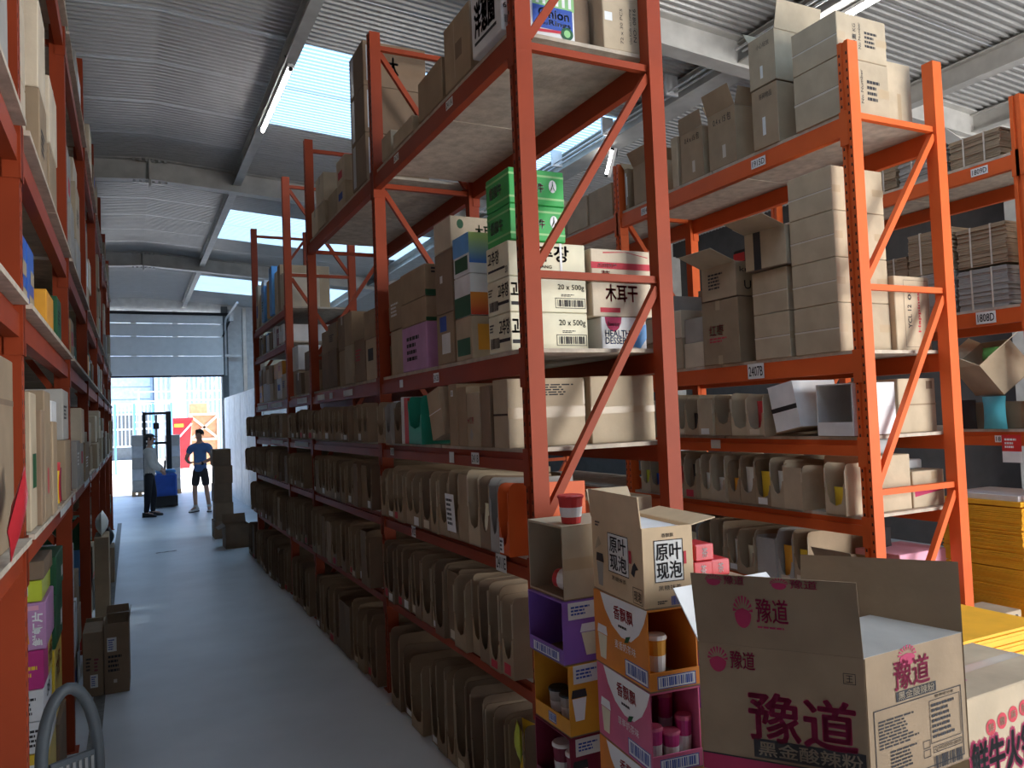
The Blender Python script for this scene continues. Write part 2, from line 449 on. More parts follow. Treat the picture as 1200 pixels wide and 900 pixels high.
def carton(label, dims, loc, rz=0.0, mt='kraft', group=None, top='closed', flaps=(), openf=None, prints=(), tape=None, seam=None,
           fp=None, name='carton', cat='box', inner=None, jit=0.004, t=0.005, side_mt=None):
    """a cardboard box. dims (w,d,h) along local x,y,z; openf {face: (lip, header)} leaves a face open; flaps (edge, angle, length, material)"""
    w_, d_, h = dims
    rect = fp is None
    fp = fp or [(-w_ / 2, -d_ / 2), (w_ / 2, -d_ / 2), (w_ / 2, d_ / 2), (-w_ / 2, d_ / 2)]
    FC = faces_of(fp, h)
    openf = {EDGE[k] if isinstance(k, str) else k: v for k, v in (openf or {}).items()}
    mb = MB()
    if top == 'closed' and not openf and rect:
        mb.cbox(-w_ / 2, w_ / 2, -d_ / 2, d_ / 2, 0, h, 0.004, mt, 0 if prints or tape or seam else jit, R)
    else:
        mb.prism([(*p, 0) for p in fp], (0, 0, t), inner or mt)
        if top == 'closed': mb.prism([(*p, h - t) for p in fp], (0, 0, t), mt)
        for i in range(4):
            f = FC[i]; ht = h - t if top == 'closed' else h
            segs = [(t, ht)]
            if i in openf:
                lip, head = openf[i]
                segs = ([(t, t + lip)] if lip else []) + ([(ht - head, ht)] if head else [])
            e0 = t if i % 2 == 0 else 0
            for z0, z1 in segs:
                a, b = f.o, f.o + f.u * f.W
                if i % 2: a, b = a + f.u * t, b - f.u * t
                a, b = a - f.n * 0, b - f.n * 0
                pts = [a, b, b - f.n * t, a - f.n * t]
                mb.prism([p + Vector((0, 0, z0)) for p in pts][::-1], (0, 0, z1 - z0), mt)
    if name == 'carton' and top == 'open': name = 'open_carton'
    if name == 'carton' and 'tea carton' in label: name = 'drinks_carton'
    o = mb.build(name, loc=loc, rz=rz)
    tag(o, label, cat, group)
    for fl in flaps:
        e, ang, ln = fl[:3]; fm = fl[3] if len(fl) > 3 else mt
        f = FC[EDGE[e] if isinstance(e, str) else e]
        dirv = f.n * math.cos(rad(ang)) + Vector((0, 0, 1)) * math.sin(rad(ang))
        nn = -f.n * math.sin(rad(ang)) + Vector((0, 0, 1)) * math.cos(rad(ang))
        z = Vector((0, 0, h + 0.001)); sk = fl[4] if len(fl) > 4 else 0.006
        a, b = f.o + z, f.o + f.u * f.W + z
        fb = MB().prism([a, b, b + dirv * ln - f.u * sk, a + dirv * ln + f.u * sk], -nn * 0.004, fm)
        fo = fb.build('flap', parent=o)
        FC[('flap', f and (EDGE[e] if isinstance(e, str) else e))] = Face(a, f.u, dirv, -nn, f.W, ln)
        if fm != mt: fo['label'] = 'pale inside of the flap' if fm in ('white_board', 'white') else 'flap'
    if tape:
        tb = MB()
        tm = tape if isinstance(tape, str) else 'tape'
        ft = FC['top']
        put(tb, ft, 'rect', 0, 0.5 - 0.024 / ft.H, 1, 0.5 + 0.024 / ft.H, tm)
        for i in (1, 3):
            f = FC[i]; put(tb, f, 'rect', 0.5 - 0.024 / f.W, 1 - min(0.5, 0.075 / h), 0.5 + 0.024 / f.W, 1, tm)
        tb.build('tape', parent=o)
    if seam:                                     # box lying on its side: flap joint and tape across the named face
        f = FC[EDGE[seam]]; sb = MB()
        put(sb, f, 'rect', 0.01, 0.497, 0.99, 0.503, 'hole', layer=1)
        put(sb, f, 'rect', 0.0, 0.46, 1.0, 0.495, 'clear_tape', layer=2)
        sb.build('tape', parent=o)
        nx = FC[(EDGE[seam] + 1) % 4]
        for u0, u1 in ((0, .16), (.78, 1)):
            sb = MB(); put(sb, nx, 'rect', u0, 0.40, u1, 0.56, 'tape', layer=1); sb.build('tape', parent=o)
    groups = {}
    for pr in prints:                            # (partname, face, kind, u0,v0,u1,v1, material, arg, layer, bold)
        pr = list(pr) + [None] * (11 - len(pr))
        fk = pr[1]
        f = FC[EDGE[fk] if isinstance(fk, str) and fk in EDGE else fk]
        b = MB(); put(b, f, pr[2], *pr[3:7], pr[7], pr[8], pr[9] or 1, pr[10] or 0.0); b.build(pr[0], parent=o)
    return o

# ================================================================ STRUCTURE
YF, YB = 24.5, -3.0            # far wall, wall behind the camera
XL, XR = -4.2, 9.4
RIDGE_X, RIDGE_Z, SLOPE = 0.3, 5.66, 0.068
def roof_z(x): return RIDGE_Z - SLOPE * abs(x - RIDGE_X)
RAFTERS = [-0.9, 5.45, 11.8, 18.1]

fl = struct(MB().box(XL - .2, XR + .2, YB, YF + 0.3, -0.2, 0, 'floor').build('floor'))
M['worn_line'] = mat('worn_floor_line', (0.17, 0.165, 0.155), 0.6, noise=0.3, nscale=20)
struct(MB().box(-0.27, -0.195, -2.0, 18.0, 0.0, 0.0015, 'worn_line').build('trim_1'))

# roof: corrugated sheets, each its own part; translucent sheets in every bay
ceil = empty('ceiling'); struct(ceil)
def sheet(y0, y1, x0, x1, mt, name):
    prof = []
    y = y0; p = 0.08
    while y < y1 - 1e-4:
        for dy, dz in ((0, 0), (0.022, 0), (0.032, -0.02), (0.058, -0.02), (0.068, 0)):
            if y + dy < y1: prof.append((y + dy, dz))
        y += p
    prof.append((y1, 0))
    if y1 - y0 > 0.3:
        prof = [(y0 - .002, .012), (y0 + .002, 0)] + prof[1:-1] + [(y1 - .01, 0), (y1 - .008, -.016), (y1 + .02, -.016)]
    vs, fs = [], []
    for x in (x0, x1):
        for (a, b) in prof: vs.append((x, a, roof_z(x) + 0.03 + b))
    n = len(prof)
    for i in range(n - 1): fs.append((i, i + 1, n + i + 1, n + i))
    return MB().add(vs, fs, mt).build(name, parent=ceil)
bays = [(YB, -0.9)] + [(RAFTERS[i], (RAFTERS + [YF])[i + 1]) for i in range(4)]
for (b0, b1) in bays:
    L = b1 - b0
    segs = []
    y = b0
    if L > 4:
        cuts = [b0, b0 + 1.02, b0 + 2.04, b0 + 3.14, b0 + 4.24, b0 + 5.3, b1]
    else: cuts = [b0, b0 + 1.05, b1]
    for i in range(len(cuts) - 1):
        y0, y1 = cuts[i], cuts[i + 1]
        sheet(y0, y1, XL - .2, RIDGE_X, 'cladding', 'roof_sheet')
        if L > 4 and i in (2, 3):
            sheet(y0, y1, RIDGE_X, 1.50, 'cladding', 'roof_sheet')
            sheet(y0, y1, 1.50, 5.7, 'pane', 'skylight_sheet')['label'] = 'translucent pale blue roof sheet'
            sheet(y0, y1, 5.7, XR + .2, 'cladding', 'roof_sheet')
        else:
            sheet(y0, y1, RIDGE_X, XR + .2, 'cladding', 'roof_sheet')

# portal frames
def ibeam(mb, p, q, h, wd, mt, side):
    """I-section from p to q (top centre line), side = horizontal width direction"""
    p, q, s = Vector(p), Vector(q), Vector(side)
    Z = Vector((0, 0, 1))
    for a, b, ww in ((0, 0.014, wd), (0.014, h - 0.014, 0.012), (h - 0.014, h, wd)):
        pts = [p - s * ww / 2 - Z * b, p + s * ww / 2 - Z * b, p + s * ww / 2 - Z * a, p - s * ww / 2 - Z * a]
        mb.prism(pts, q - p, mt)
for i, y in enumerate(RAFTERS):
    fr = empty('trim_%d' % (i + 2), (0, 0, 0)); struct(fr); fr['label'] = 'grey steel portal frame under the roof'
    for xa, xb in ((XL + .1, RIDGE_X), (RIDGE_X, XR - .1)):
        b = MB(); ibeam(b, (xa, y, roof_z(xa) - .002), (xb, y, roof_z(xb) - .002), 0.30, 0.17, 'beam_paint', (0, 1, 0)); b.build('rafter', parent=fr)
        xe = xa if xa < 0 else xb
        hb = MB(); s = 1 if xe < 0 else -1; ze = roof_z(xe) - 0.3
        hb.prism([(xe, y - .006, ze), (xe + s * 1.3, y - .006, roof_z(xe + s * 1.3) - 0.3), (xe, y - .006, ze - 0.35)], (0, .012, 0), 'beam_paint')
        hb.prism([(xe, y - .08, ze - 0.35), (xe + s * 1.3, y - .08, roof_z(xe + s * 1.3) - 0.3), (xe + s * 1.3, y - .08, roof_z(xe + s * 1.3) - 0.31), (xe, y - .08, ze - 0.36)], (0, .16, 0), 'beam_paint')
        hb.build('haunch', parent=fr)
        c = MB(); c.box(xe - .1, xe + .1, y - .08, y + .08, 0, ze + .0, 'beam_paint'); c.build('column', parent=fr)
    sp = MB(); sp.box(RIDGE_X - .012, RIDGE_X + .012, y - .10, y + .10, RIDGE_Z - .40, RIDGE_Z - .01, 'beam_paint').build('splice_plate', parent=fr)
    bo = MB()
    for k in range(6):
        for zz in (RIDGE_Z - 0.355, RIDGE_Z - 0.05):
            bo.box(RIDGE_X - .2 + k * .08 - .018, RIDGE_X - .2 + k * .08 + .018, y - .125, y - .085, zz - .018, zz + .018, 'steel')
    bo.build('bolt', parent=fr, kind='stuff')
# struts along the building
for k, (x, h, wd, nm) in enumerate(((1.45, .17, .11, 'strut'), (5.3, .20, .30, 'strut'), (7.35, .22, .14, 'strut'), (8.6, .20, .12, 'strut'), (-2.3, .17, .11, 'strut'))):
    st = empty('trim_%d' % (6 + k)); struct(st); st['label'] = 'grey steel strut running along the building under the roof'
    ends = [YB] + RAFTERS + [YF]
    for a, b in zip(ends, ends[1:]):
        m = MB(); z = roof_z(x) - 0.015
        ibeam(m, (x, a + .006, z), (x, b - .006, z), h, wd, 'beam_paint', (1, 0, 0)); m.build('strut', parent=st)
cd = MB()
for dx in (-0.30, -0.22): cd.tube([(5.3 + dx, YB + .1, roof_z(5) - .20), (5.3 + dx, 5.3, roof_z(5) - .20)], .012, 'galv', 6); cd.tube([(5.3 + dx, 5.6, roof_z(5) - .20), (5.3 + dx, 11.7, roof_z(5) - .20)], .012, 'galv', 6)
for y in (6.3, 7.5, 8.7, 9.9, 11.1): cd.box(4.97, 5.12, y - .015, y + .015, roof_z(5) - .23, roof_z(5) - .02, 'galv')
o = cd.build('trim_11', kind='structure'); o['label'] = 'thin grey conduits clipped beside the roof strut'
# shell
struct(MB().box(XL - .2, XL, YB, YF + .2, 0, roof_z(XL) + .02, 'wall_paint').build('wall_left'))
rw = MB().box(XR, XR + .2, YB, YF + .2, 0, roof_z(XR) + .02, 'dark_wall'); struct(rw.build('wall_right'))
DX0, DX1, DZ = -1.95, 2.44, 5.28       # door opening in the far wall
wf = MB()
def wallpiece(mb, x0, x1, y0, y1, z0, z1f):
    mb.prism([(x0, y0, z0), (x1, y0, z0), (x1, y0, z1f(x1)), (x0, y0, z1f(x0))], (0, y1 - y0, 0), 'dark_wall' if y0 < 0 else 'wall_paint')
rz_ = lambda x: roof_z(x) + .02
wallpiece(wf, XL, DX0, YF, YF + .2, 0, rz_); wallpiece(wf, DX1, XR, YF, YF + .2, 0, rz_)
wallpiece(wf, DX0, RIDGE_X, YF, YF + .2, DZ, rz_); wallpiece(wf, RIDGE_X, DX1, YF, YF + .2, DZ, rz_)
struct(wf.build('wall_far'))
wb = MB()
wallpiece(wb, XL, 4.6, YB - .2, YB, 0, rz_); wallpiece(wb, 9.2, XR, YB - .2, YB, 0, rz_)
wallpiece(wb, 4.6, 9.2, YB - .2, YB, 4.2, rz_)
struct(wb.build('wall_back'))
# steel framing round the far doorway
for k, (x0, x1, mt) in enumerate(((DX1 + .02, DX1 + .20, 'grey_plastic'), (DX0 - .2, DX0 - .02, 'grey_plastic'), (DX1 + .62, DX1 + .72, 'steel'))):
    struct(MB().box(x0, x1, YF - .12, YF - .002, 0, roof_z(x1) - .05, mt).build('trim_%d' % (12 + k)))
# sectional overhead door, part way down
dr = empty('door_1', (0, YF - .16, 0)); struct(dr); dr['label'] = 'grey sectional overhead door raised part way'
zs = [3.42, 3.98, 4.54, 4.92, 5.26]
for a, b in zip(zs, zs[1:]):
    pn = MB(); pn.box(DX0 - .05, DX1 + .06, YF - .14, YF - .085, a + .006, b - .006, 'door_panel')
    for zz in np.linspace(a + .1, b - .1, 4): pn.box(DX0 - .05, DX1 + .06, YF - .143, YF - .14, zz - .006, zz + .006, 'door_panel')
    p = pn.build('door_panel'); p.parent = dr; p.matrix_parent_inverse = Matrix.Translation((0, -(YF - .16), 0))
    for hx in (0.12, 1.2):
        hb = MB().box(hx - .07, hx + .07, YF - .165, YF - .14, b - .03, b + .02, 'galv').build('hinge'); hb.parent = p
def under(o, par, off): o.parent = par; o.matrix_parent_inverse = Matrix.Translation(off); return o
DOFF = (0, -(YF - .16), 0)
under(MB().box(DX0 - .05, DX1 + .06, YF - .15, YF - .075, 3.37, 3.42, 'rubber').build('bottom_seal'), dr, DOFF)
under(MB().tube([(DX1 + .12, YF - .2, 3.4), (DX1 + .12, YF - .22, 4.9), (DX1 + .12, YF - .45, 5.05), (DX1 + .12, YF - 3.2, 5.12)], .03, 'galv', 6).build('track'), dr, DOFF)
under(MB().bar((DX1 + .05, YF - .2, 4.55), (DX1 + .32, YF - .2, 5.2), .07, .05, 'rubber').build('lift_arm'), dr, DOFF)
under(MB().box(DX0, DX1 + .3, YF - .30, YF - .22, 5.16, 5.24, 'rubber').build('shaft'), dr, DOFF)
under(MB().box(DX1 + .22, DX1 + .34, YF - .34, YF - .18, 5.0, 5.34, 'galv').build('bracket'), dr, DOFF)
under(MB().box(DX1 + .10, DX1 + .55, YF - .24, YF - .16, 3.95, 4.02, 'galv').build('lock_bar'), dr, DOFF)

# ================================================================ RACKS
def rack(name, label, Xf, Xr, frames, levels, sgn, paint, tops, zigzag, labels=None, holes=True, bover=-.022):
    """pallet racking. sgn=+1: aisle face looks to -X. levels: list of (deck z, beam height, bays)"""
    root = empty(name, (Xf, frames[0], 0))
    tag(root, label, 'rack', None)
    OFF = (-Xf, -frames[0], 0)
    pw, pd = 0.075, 0.08
    for i, y in enumerate(frames):
        for xx, s in ((Xf, sgn), (Xr, -sgn)):            # outer face at xx, body towards inside
            m = MB()
            a, b = xx, xx + s * pd
            g = 0.012
            pts = [(a, y - pw / 2), (a, y - .012), (a + s * g, y - .009), (a + s * g, y + .009), (a, y + .012), (a, y + pw / 2), (b, y + pw / 2), (b, y - pw / 2)]
            m.prism([(p[0], p[1], 0.004) for p in pts], (0, 0, tops[i]), paint)
            up = under(m.build('upright'), root, OFF)
            under(MB().box(min(a, b) - .02, max(a, b) + .02, y - .06, y + .06, 0, .006, paint).build('base_plate'), root, OFF)
            if holes and i < 3:
                h = MB(); x = xx - s * 0.0008
                for z in np.arange(0.1, tops[i] - .05, 0.05):
                    for yy in (y - .0245, y + .0245):
                        h.add([(x, yy - .006, z), (x, yy + .006, z), (x, yy + .004, z + .018), (x, yy - .004, z + .018)], [(0, 1, 2, 3)], 'hole')
                h.build('perforation', parent=up, kind='stuff')
        # bracing
        x0, x1 = Xf + sgn * pd, Xr - sgn * pd
        zz = [z for z in zigzag if z < tops[i]]
        for z in zz:
            under(MB().bar((x0, y, z), (x1, y, z), .034, .034, paint).build('brace'), root, OFF)
        for za, zb in zip(zz, zz[1:]):
            lo, hi = (x0, x1) if (i == 0 or i % 2 == 0) else (x1, x0)
            under(MB().bar((lo, y - .004, za + .04), (hi, y - .004, zb - .04), .034, .036, paint).build('brace'), root, OFF)
    for (z, bh, bs) in levels:
        for i in bs:
            ya, yb = frames[i] + pw / 2, frames[i + 1] - pw / 2
            for k, xx in enumerate((Xf, Xr)):
                s = sgn if k == 0 else -sgn
                m = MB()
                zt = z - .02
                a, b = xx + s * .004, xx + s * .05
                m.prism([(a, ya + .002, zt - bh), (b, ya + .002, zt - bh), (b, ya + .002, zt), (a + s * .018, ya + .002, zt), (a + s * .018, ya + .002, zt - .03), (a, ya + .002, zt - .03)], (0, yb - ya - .004, 0), paint)
                bm = under(m.build('beam'), root, OFF)
                for yy, dy in ((ya, 1), (yb, -1)):
                    cn = MB(); cn.box(min(a - s * .006, b), max(a - s * .006, b), min(yy - dy * .004, yy + dy * .006), max(yy - dy * .004, yy + dy * .006), zt - bh - .06, zt + .02, paint)
                    cn.box(min(a - s * .010, a - s * .005), max(a - s * .010, a - s * .005), min(yy - dy * .05, yy + dy * .006), max(yy - dy * .05, yy + dy * .006), zt - bh - .06, zt + .02, paint)
                    cn.build('beam_connector', parent=bm)
            n = max(1, int(round((yb - ya) / 1.15)))
            L = (yb - ya - .01) / n
            for k in range(n):
                y0 = ya + .005 + k * L
                under(MB().box(min(Xf - sgn * bover, Xr), max(Xf - sgn * bover, Xr), y0 + .006, y0 + L - .006, z - .019, z, 'chipboard').build('shelf_board'), root, OFF)
    for (y, z, wd, ht, txt) in (labels or []):
        lm = MB()
        f = Face((Xf - sgn * .0015, y + (wd / 2 if sgn > 0 else -wd / 2), z - ht / 2), (0, -sgn, 0), (0, 0, 1), (-sgn, 0, 0), wd, ht)
        put(lm, f, 'rect', 0, 0, 1, 1, 'paper', layer=1)
        if txt: put(lm, f, 'text', .08, .18, .92, .82, 'ink', txt, 2, 0.02)
        under(lm.build('label_or_lit_strip'), root, OFF)
    return root
# middle rack
MX, MXR = 1.60, 2.42
MF = [3.12, 5.42, 7.76, 9.04, 11.60]
MZ = dict(l2=0.70, l3=1.255, l4=1.745, l5=2.205, l6=3.70)
LB = MZ
mid_labels = [(3.72, LB['l4'] - .06, .10, .06, '2411B'), (4.25, LB['l5'] - .07, .09, .055, '2412B'), (4.9, LB['l5'] - .07, .07, .05, ''), (3.45, LB['l3'] - .065, .12, .085, '2411E'),
              (4.75, LB['l3'] - .065, .08, .07, '2412E'), (5.15, LB['l4'] - .06, .08, .05, '2413B'), (4.05, LB['l4'] - .065, .07, .06, ''), (3.9, LB['l6'] - .08, .10, .05, '2411A'), (4.85, LB['l6'] - .08, .10, .05, '2412A'),
              (6.3, LB['l5'] - .07, .3, .05, ''), (6.9, LB['l5'] - .07, .12, .055, ''), (7.3, LB['l5'] - .07, .3, .05, ''), (8.2, LB['l5'] - .07, .5, .055, ''), (9.8, LB['l5'] - .07, .8, .055, ''), (10.9, LB['l5'] - .07, .8, .055, ''),
              (8.3, LB['l4'] - .06, .7, .05, ''), (9.8, LB['l4'] - .06, .8, .05, '')]
rack('pallet_rack', 'long orange pallet rack in the middle, packed with rows of cut-open cardboard bins', MX, MXR, MF,
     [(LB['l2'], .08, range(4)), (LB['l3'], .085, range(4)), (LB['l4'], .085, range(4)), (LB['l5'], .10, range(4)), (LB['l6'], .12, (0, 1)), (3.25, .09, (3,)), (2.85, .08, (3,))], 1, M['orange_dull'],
     [4.72, 4.72, 4.72, 4.72, 4.72], [0.25, 1.4, 2.54, 3.60, 4.62], mid_labels)
# right rack
RX, RXR = 3.73, 4.55
RF = [3.10, 5.45, 7.80]
RZ = dict(l2=0.78, l3=1.245, l4=1.70, l5=2.20, l6=3.58)
rack('pallet_rack', 'bright orange pallet rack with white labels, right of the middle rack, two bays deep', RX, RXR, RF,
     [(RZ['l2'], .09, (0, 1)), (RZ['l3'], .09, (0, 1)), (RZ['l4'], .09, (0, 1)), (RZ['l5'], .11, (0, 1)), (RZ['l6'], .12, (0, 1))], 1, M['orange'],
     [3.98, 3.98, 3.98], [0.25, 1.38, 2.56, 3.56], [(3.92, RZ['l5'] - .07, .15, .10, '2407B'), (3.80, RZ['l6'] - .085, .13, .06, '1915D'), (5.05, RZ['l6'] - .085, .12, .06, '1914D'), (4.35, RZ['l4'] - .06, .10, .06, '')])
# left rack
LX, LXR = -0.33, -1.15
LF = [0.85, 3.15, 5.45, 7.75, 10.05, 12.35, 14.65, 16.95]
LZ = dict(a=1.55, b=2.36, c=2.98, d=4.42)
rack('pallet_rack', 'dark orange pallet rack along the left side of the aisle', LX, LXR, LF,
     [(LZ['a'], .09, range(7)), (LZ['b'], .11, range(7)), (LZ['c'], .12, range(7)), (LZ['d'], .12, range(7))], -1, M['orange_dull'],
     [5.2] * 8, [0.25, 1.2, 2.1, 3.2, 4.3], bover=.025, labels=[(2.9 + 2.3 * k, LZ['a'] - .06, 1.2, .05, '') for k in range(1, 6)])  # long blank strips paint the lit white edge of the shelf beam
# far right rack
FX, FXR = 5.72, 6.62
FF = [1.0, 3.32, 5.66]
FZ = dict(a=1.66, b=2.56, c=3.66)
rack('pallet_rack', 'orange pallet rack against the dark wall at far right, loaded with flattened cartons', FX, FXR, FF,
     [(FZ['a'], .10, (0, 1)), (FZ['b'], .11, (0, 1)), (FZ['c'], .11, (0, 1))], 1, M['orange'], [4.05] * 3, [0.3, 1.3, 2.3, 3.3], [(3.62, FZ['b'] - .07, .15, .09, '1808D'), (3.60, FZ['c'] - .075, .13, .06, '1809D'), (3.55, FZ['a'] - .07, .12, .05, '1810E')], holes=False)


# ================================================================ OUTSIDE THE DOOR
o = MB().box(-40, 60, YF + .3, 120, -0.15, -0.01, 'concrete').build('floor_yard', kind='structure'); o.name = 'ground'
MB().box(-40, 60, -60, YB - .01, -0.15, -0.01, 'concrete').build('ground', kind='structure')
bl = empty('building', (-6, 56, 0)); tag(bl, 'blue industrial building with a shutter, farthest left through the doorway', 'building')
def pt(o, par): o.parent = par; o.matrix_parent_inverse = Matrix.Translation(-Vector(par.location)); return o
pt(MB().box(-12, 1.35, 56, 66, 0, 8, 'blue_wall').build('wall'), bl)
for k in range(5): pt(MB().box(-4.5, 1.2, 55.93, 55.99, 3.1 + k * .8, 3.84 + k * .8, 'pale_blue').build('wall_panel'), bl)
pt(MB().box(-4.0, 1.0, 55.90, 55.98, 0, 2.95, 'grey_plastic').build('shutter'), bl)
b2 = empty('building', (6, 55, 0)); tag(b2, 'pale corrugated metal building behind the yard fence', 'building')
pt(MB().box(1.4, 30, 55, 70, 0, 9, 'pale_cladding').build('wall'), b2)
cm = MB()
for k in range(40): cm.box(1.45 + k * .28, 1.60 + k * .28, 54.93, 54.995, 0, 9, 'pale_cladding')
pt(cm.build('cladding_rib', kind='stuff'), b2)
pt(MB().box(2.4, 3.2, 54.85, 54.92, 0, 9, 'fence_white').build('wall_panel'), b2)
fe = empty('fence', (-3, 38, 0)); tag(fe, 'white steel railing fence across the yard behind the pallet stacker', 'fence')
for z in (1.15, 1.9, 2.55, 3.0): pt(MB().box(-6, 1.7, 38, 38.05, z, z + .07, 'fence_white').build('rail'), fe)
for x in np.arange(-3.6, 1.7, 0.75): pt(MB().box(x - .04, x + .04, 37.97, 38.07, 0, 3.05, 'sky_blue').build('post'), fe)
for x in np.arange(-2.0, 1.6, 0.15): pt(MB().box(x - .022, x + .022, 38.01, 38.04, 1.2, 3.0, 'fence_white').build('bar'), fe)
sk = empty('skip', (2.1, 41, 0)); tag(sk, 'red waste skip with a yellow plate standing in the yard', 'skip')
pt(MB().prism([(1.65, 40, .9), (2.5, 40, .9), (2.62, 40, 2.3), (1.55, 40, 2.3)], (0, 1.8, 0), 'container_red').build('body'), sk)
pt(MB().box(1.5, 2.68, 39.95, 40.05, 2.26, 2.38, 'container_red').build('rim'), sk)
pt(MB().box(1.85, 2.25, 39.96, 39.99, 1.95, 2.1, 'packet_yellow').build('plate'), sk)
pt(MB().bar((1.8, 39.9, 1.2), (2.6, 39.9, 2.1), .07, .07, 'fence_white').build('brace'), sk)
pt(MB().box(1.6, 2.5, 40.1, 41.7, 0, .9, 'container_red').build('leg'), sk)
cr = empty('crate', (3.2, 42, 0)); tag(cr, 'tall pale wooden crate with crossed boards right of the red skip', 'crate')
pt(MB().box(2.65, 4.0, 42.1, 43.2, 0, 2.6, 'wood').build('panel'), cr)
for a, b in (((2.65, 2.5), (4.0, 1.3)), ((2.65, 1.3), (4.0, 2.5)), ((2.65, 2.55), (4.0, 2.55)), ((2.65, 1.3), (4.0, 1.3)), ((2.68, 0), (2.68, 2.6)), ((3.97, 0), (3.97, 2.6))):
    pt(MB().bar((a[0], 42.05, a[1]), (b[0], 42.05, b[1]), .10, .12, 'kraft_pale').build('board'), cr)
bx_ = MB().box(2.7, 3.5, 42.2, 43, 2.61, 3.1, 'wood').build('crate_top'); bx_.name = 'crate'; tag(bx_, 'small brown crate on top of the tall wooden crate outside', 'crate')
sc_ = empty('scaffold', (2.2, 46, 0)); tag(sc_, 'white tube scaffold in front of the pale corrugated building', 'scaffold')
for x in (0.4, 2.3, 4.3, 6.2): pt(MB().tube([(x, 46, 0), (x, 46, 4.0 if x != 2.3 else 7)], .04, 'fence_white', 6).build('pole'), sc_)
for z in (2.3, 3.4, 3.9): pt(MB().tube([(0.2, 46, z), (6.6, 46, z)], .035, 'fence_white', 6).build('pole'), sc_)
for k in range(3): pt(MB().tube([(2.4 + k * .7, 46.1, 3.4), (3.4 + k * .9, 46.1, 6.5)], .035, 'fence_white', 6).build('brace'), sc_)

# pallet loads behind the stacker
for k, (x0, x1, y0, hh, lb) in enumerate(((0.0, 0.42, 24.75, 1.75, 'left of the blue stacker'), (0.9, 1.30, 24.75, 1.72, 'right of the blue stacker mast'))):
    rt = empty('pallet', ((x0 + x1) / 2, y0 + .4, 0)); tag(rt, f'wooden pallet outside the doorway, {lb}', 'pallet', None)
    for dx in (x0, (x0 + x1) / 2 - .05, x1 - .1): pt(MB().box(dx, dx + .1, y0, y0 + .8, -.01, .10, 'wood').build('runner'), rt)
    for j in range(5): pt(MB().box(x0, x1, y0 + j * .17, y0 + j * .17 + .12, .101, .125, 'wood').build('board'), rt)
    n = 5; hz = (hh - .13) / n
    for j in range(n):
        c = MB().cbox(x0 + .01, x1 - .01, y0 + .01, y0 + .78, .128 + j * hz, .128 + (j + 1) * hz - .004, .01, 'wrap' if j % 2 else 'grey_board').build('carton')
        tag(c, f'grey wrapped carton, {ordn(j + 1)} from bottom of the load {lb}', 'box', 'wrapped cartons outside')

# pallet stacker truck
stk = empty('pallet_stacker', (.75, 21.0, 0)); tag(stk, 'blue and black pallet stacker truck parked in the doorway', 'forklift')
S = lambda o: pt(o, stk)
S(MB().cbox(.50, .99, 20.65, 21.25, .10, .82, .05, 'blue').build('body'))
S(MB().box(.49, 1.0, 20.60, 21.2, .03, .28, 'black').build('skirt'))
S(MB().cbox(.52, .97, 20.7, 21.2, .825, .90, .02, 'sky_blue').build('cover'))
for x in (.30, .84): S(MB().box(x - .035 if x < .5 else x - .05, x + .035 if x < .5 else x + .07, 21.25, 21.38, .03, 2.33, 'black').build('mast'))
for z in (2.29, 1.55, .6): S(MB().box(.30, .86, 21.27, 21.36, z - .03, z + .03, 'black').build('cross_bar'))
S(MB().tube([(.57, 21.3, .6), (.57, 21.3, 2.25)], .03, 'steel', 8).build('cylinder'))
S(MB().box(.50, .64, 21.24, 21.34, 1.9, 2.05, 'black').build('chain_guide'))
for x in (.40, .70): S(MB().box(x - .05, x + .08, 21.38, 22.4, .09, .14, 'black').build('fork'))
for x in (.55, .94): S(MB().lathe((x - .03, 20.85, .075), [(.074, 0), (.074, .06)], 'rubber', 12, (1, 0, 0)).build('wheel'))
S(MB().tube([(.72, 20.68, .85), (.72, 20.45, 1.1), (.72, 20.40, 1.14)], .022, 'black', 6).build('tiller'))

# white cold cabinet beyond the rack end and things by it
cb = empty('cabinet', (2.95, 18.8, 0)); tag(cb, 'tall white panelled cold store cabinet at the far right of the aisle', 'cabinet')
pt(MB().box(2.46, 3.6, 16.6, 24.0, .0, 2.72, 'white_panel').build('body'), cb)
for k in range(6): pt(MB().box(2.445, 2.459, 16.65 + k * 1.22, 17.83 + k * 1.22, .06, 2.66, 'white_panel').build('panel'), cb)
pt(MB().box(2.43, 2.444, 17.0, 18.6, .1, 2.05, 'white').build('door'), cb)
pt(MB().box(2.40, 2.43, 18.4, 18.45, .9, 1.3, 'steel').build('handle'), cb)
for k, (y, z, mt, nm, cl) in enumerate(((17.0, 2.725, 'blue', 'carton', 'blue'), (17.0, 3.06, 'kraft_light', 'carton', 'beige'), (17.0, 3.51, 'kraft_light', 'carton', 'beige'), (18.0, 2.725, 'kraft_light', 'carton', 'beige'), (16.75, 3.96, 'cream', 'carton', 'cream'))):
    if k == 4: continue
    hh = (.33, .44, .42, .5)[k]
    carton(f'{cl} carton on the white cabinet, ' + ('lowest of the front stack', 'middle of the front stack', 'topmost of the front stack', 'standing behind the stack')[k], (.55, .6, hh), (2.80, y + .1, z), 0, mt, 'cartons on the white cabinet',
           prints=[('print', '-x', 'rect', .35, .6, .6, .66, 'ink'), ('print', '-y', 'rect', .3, .6, .6, .66, 'ink')])
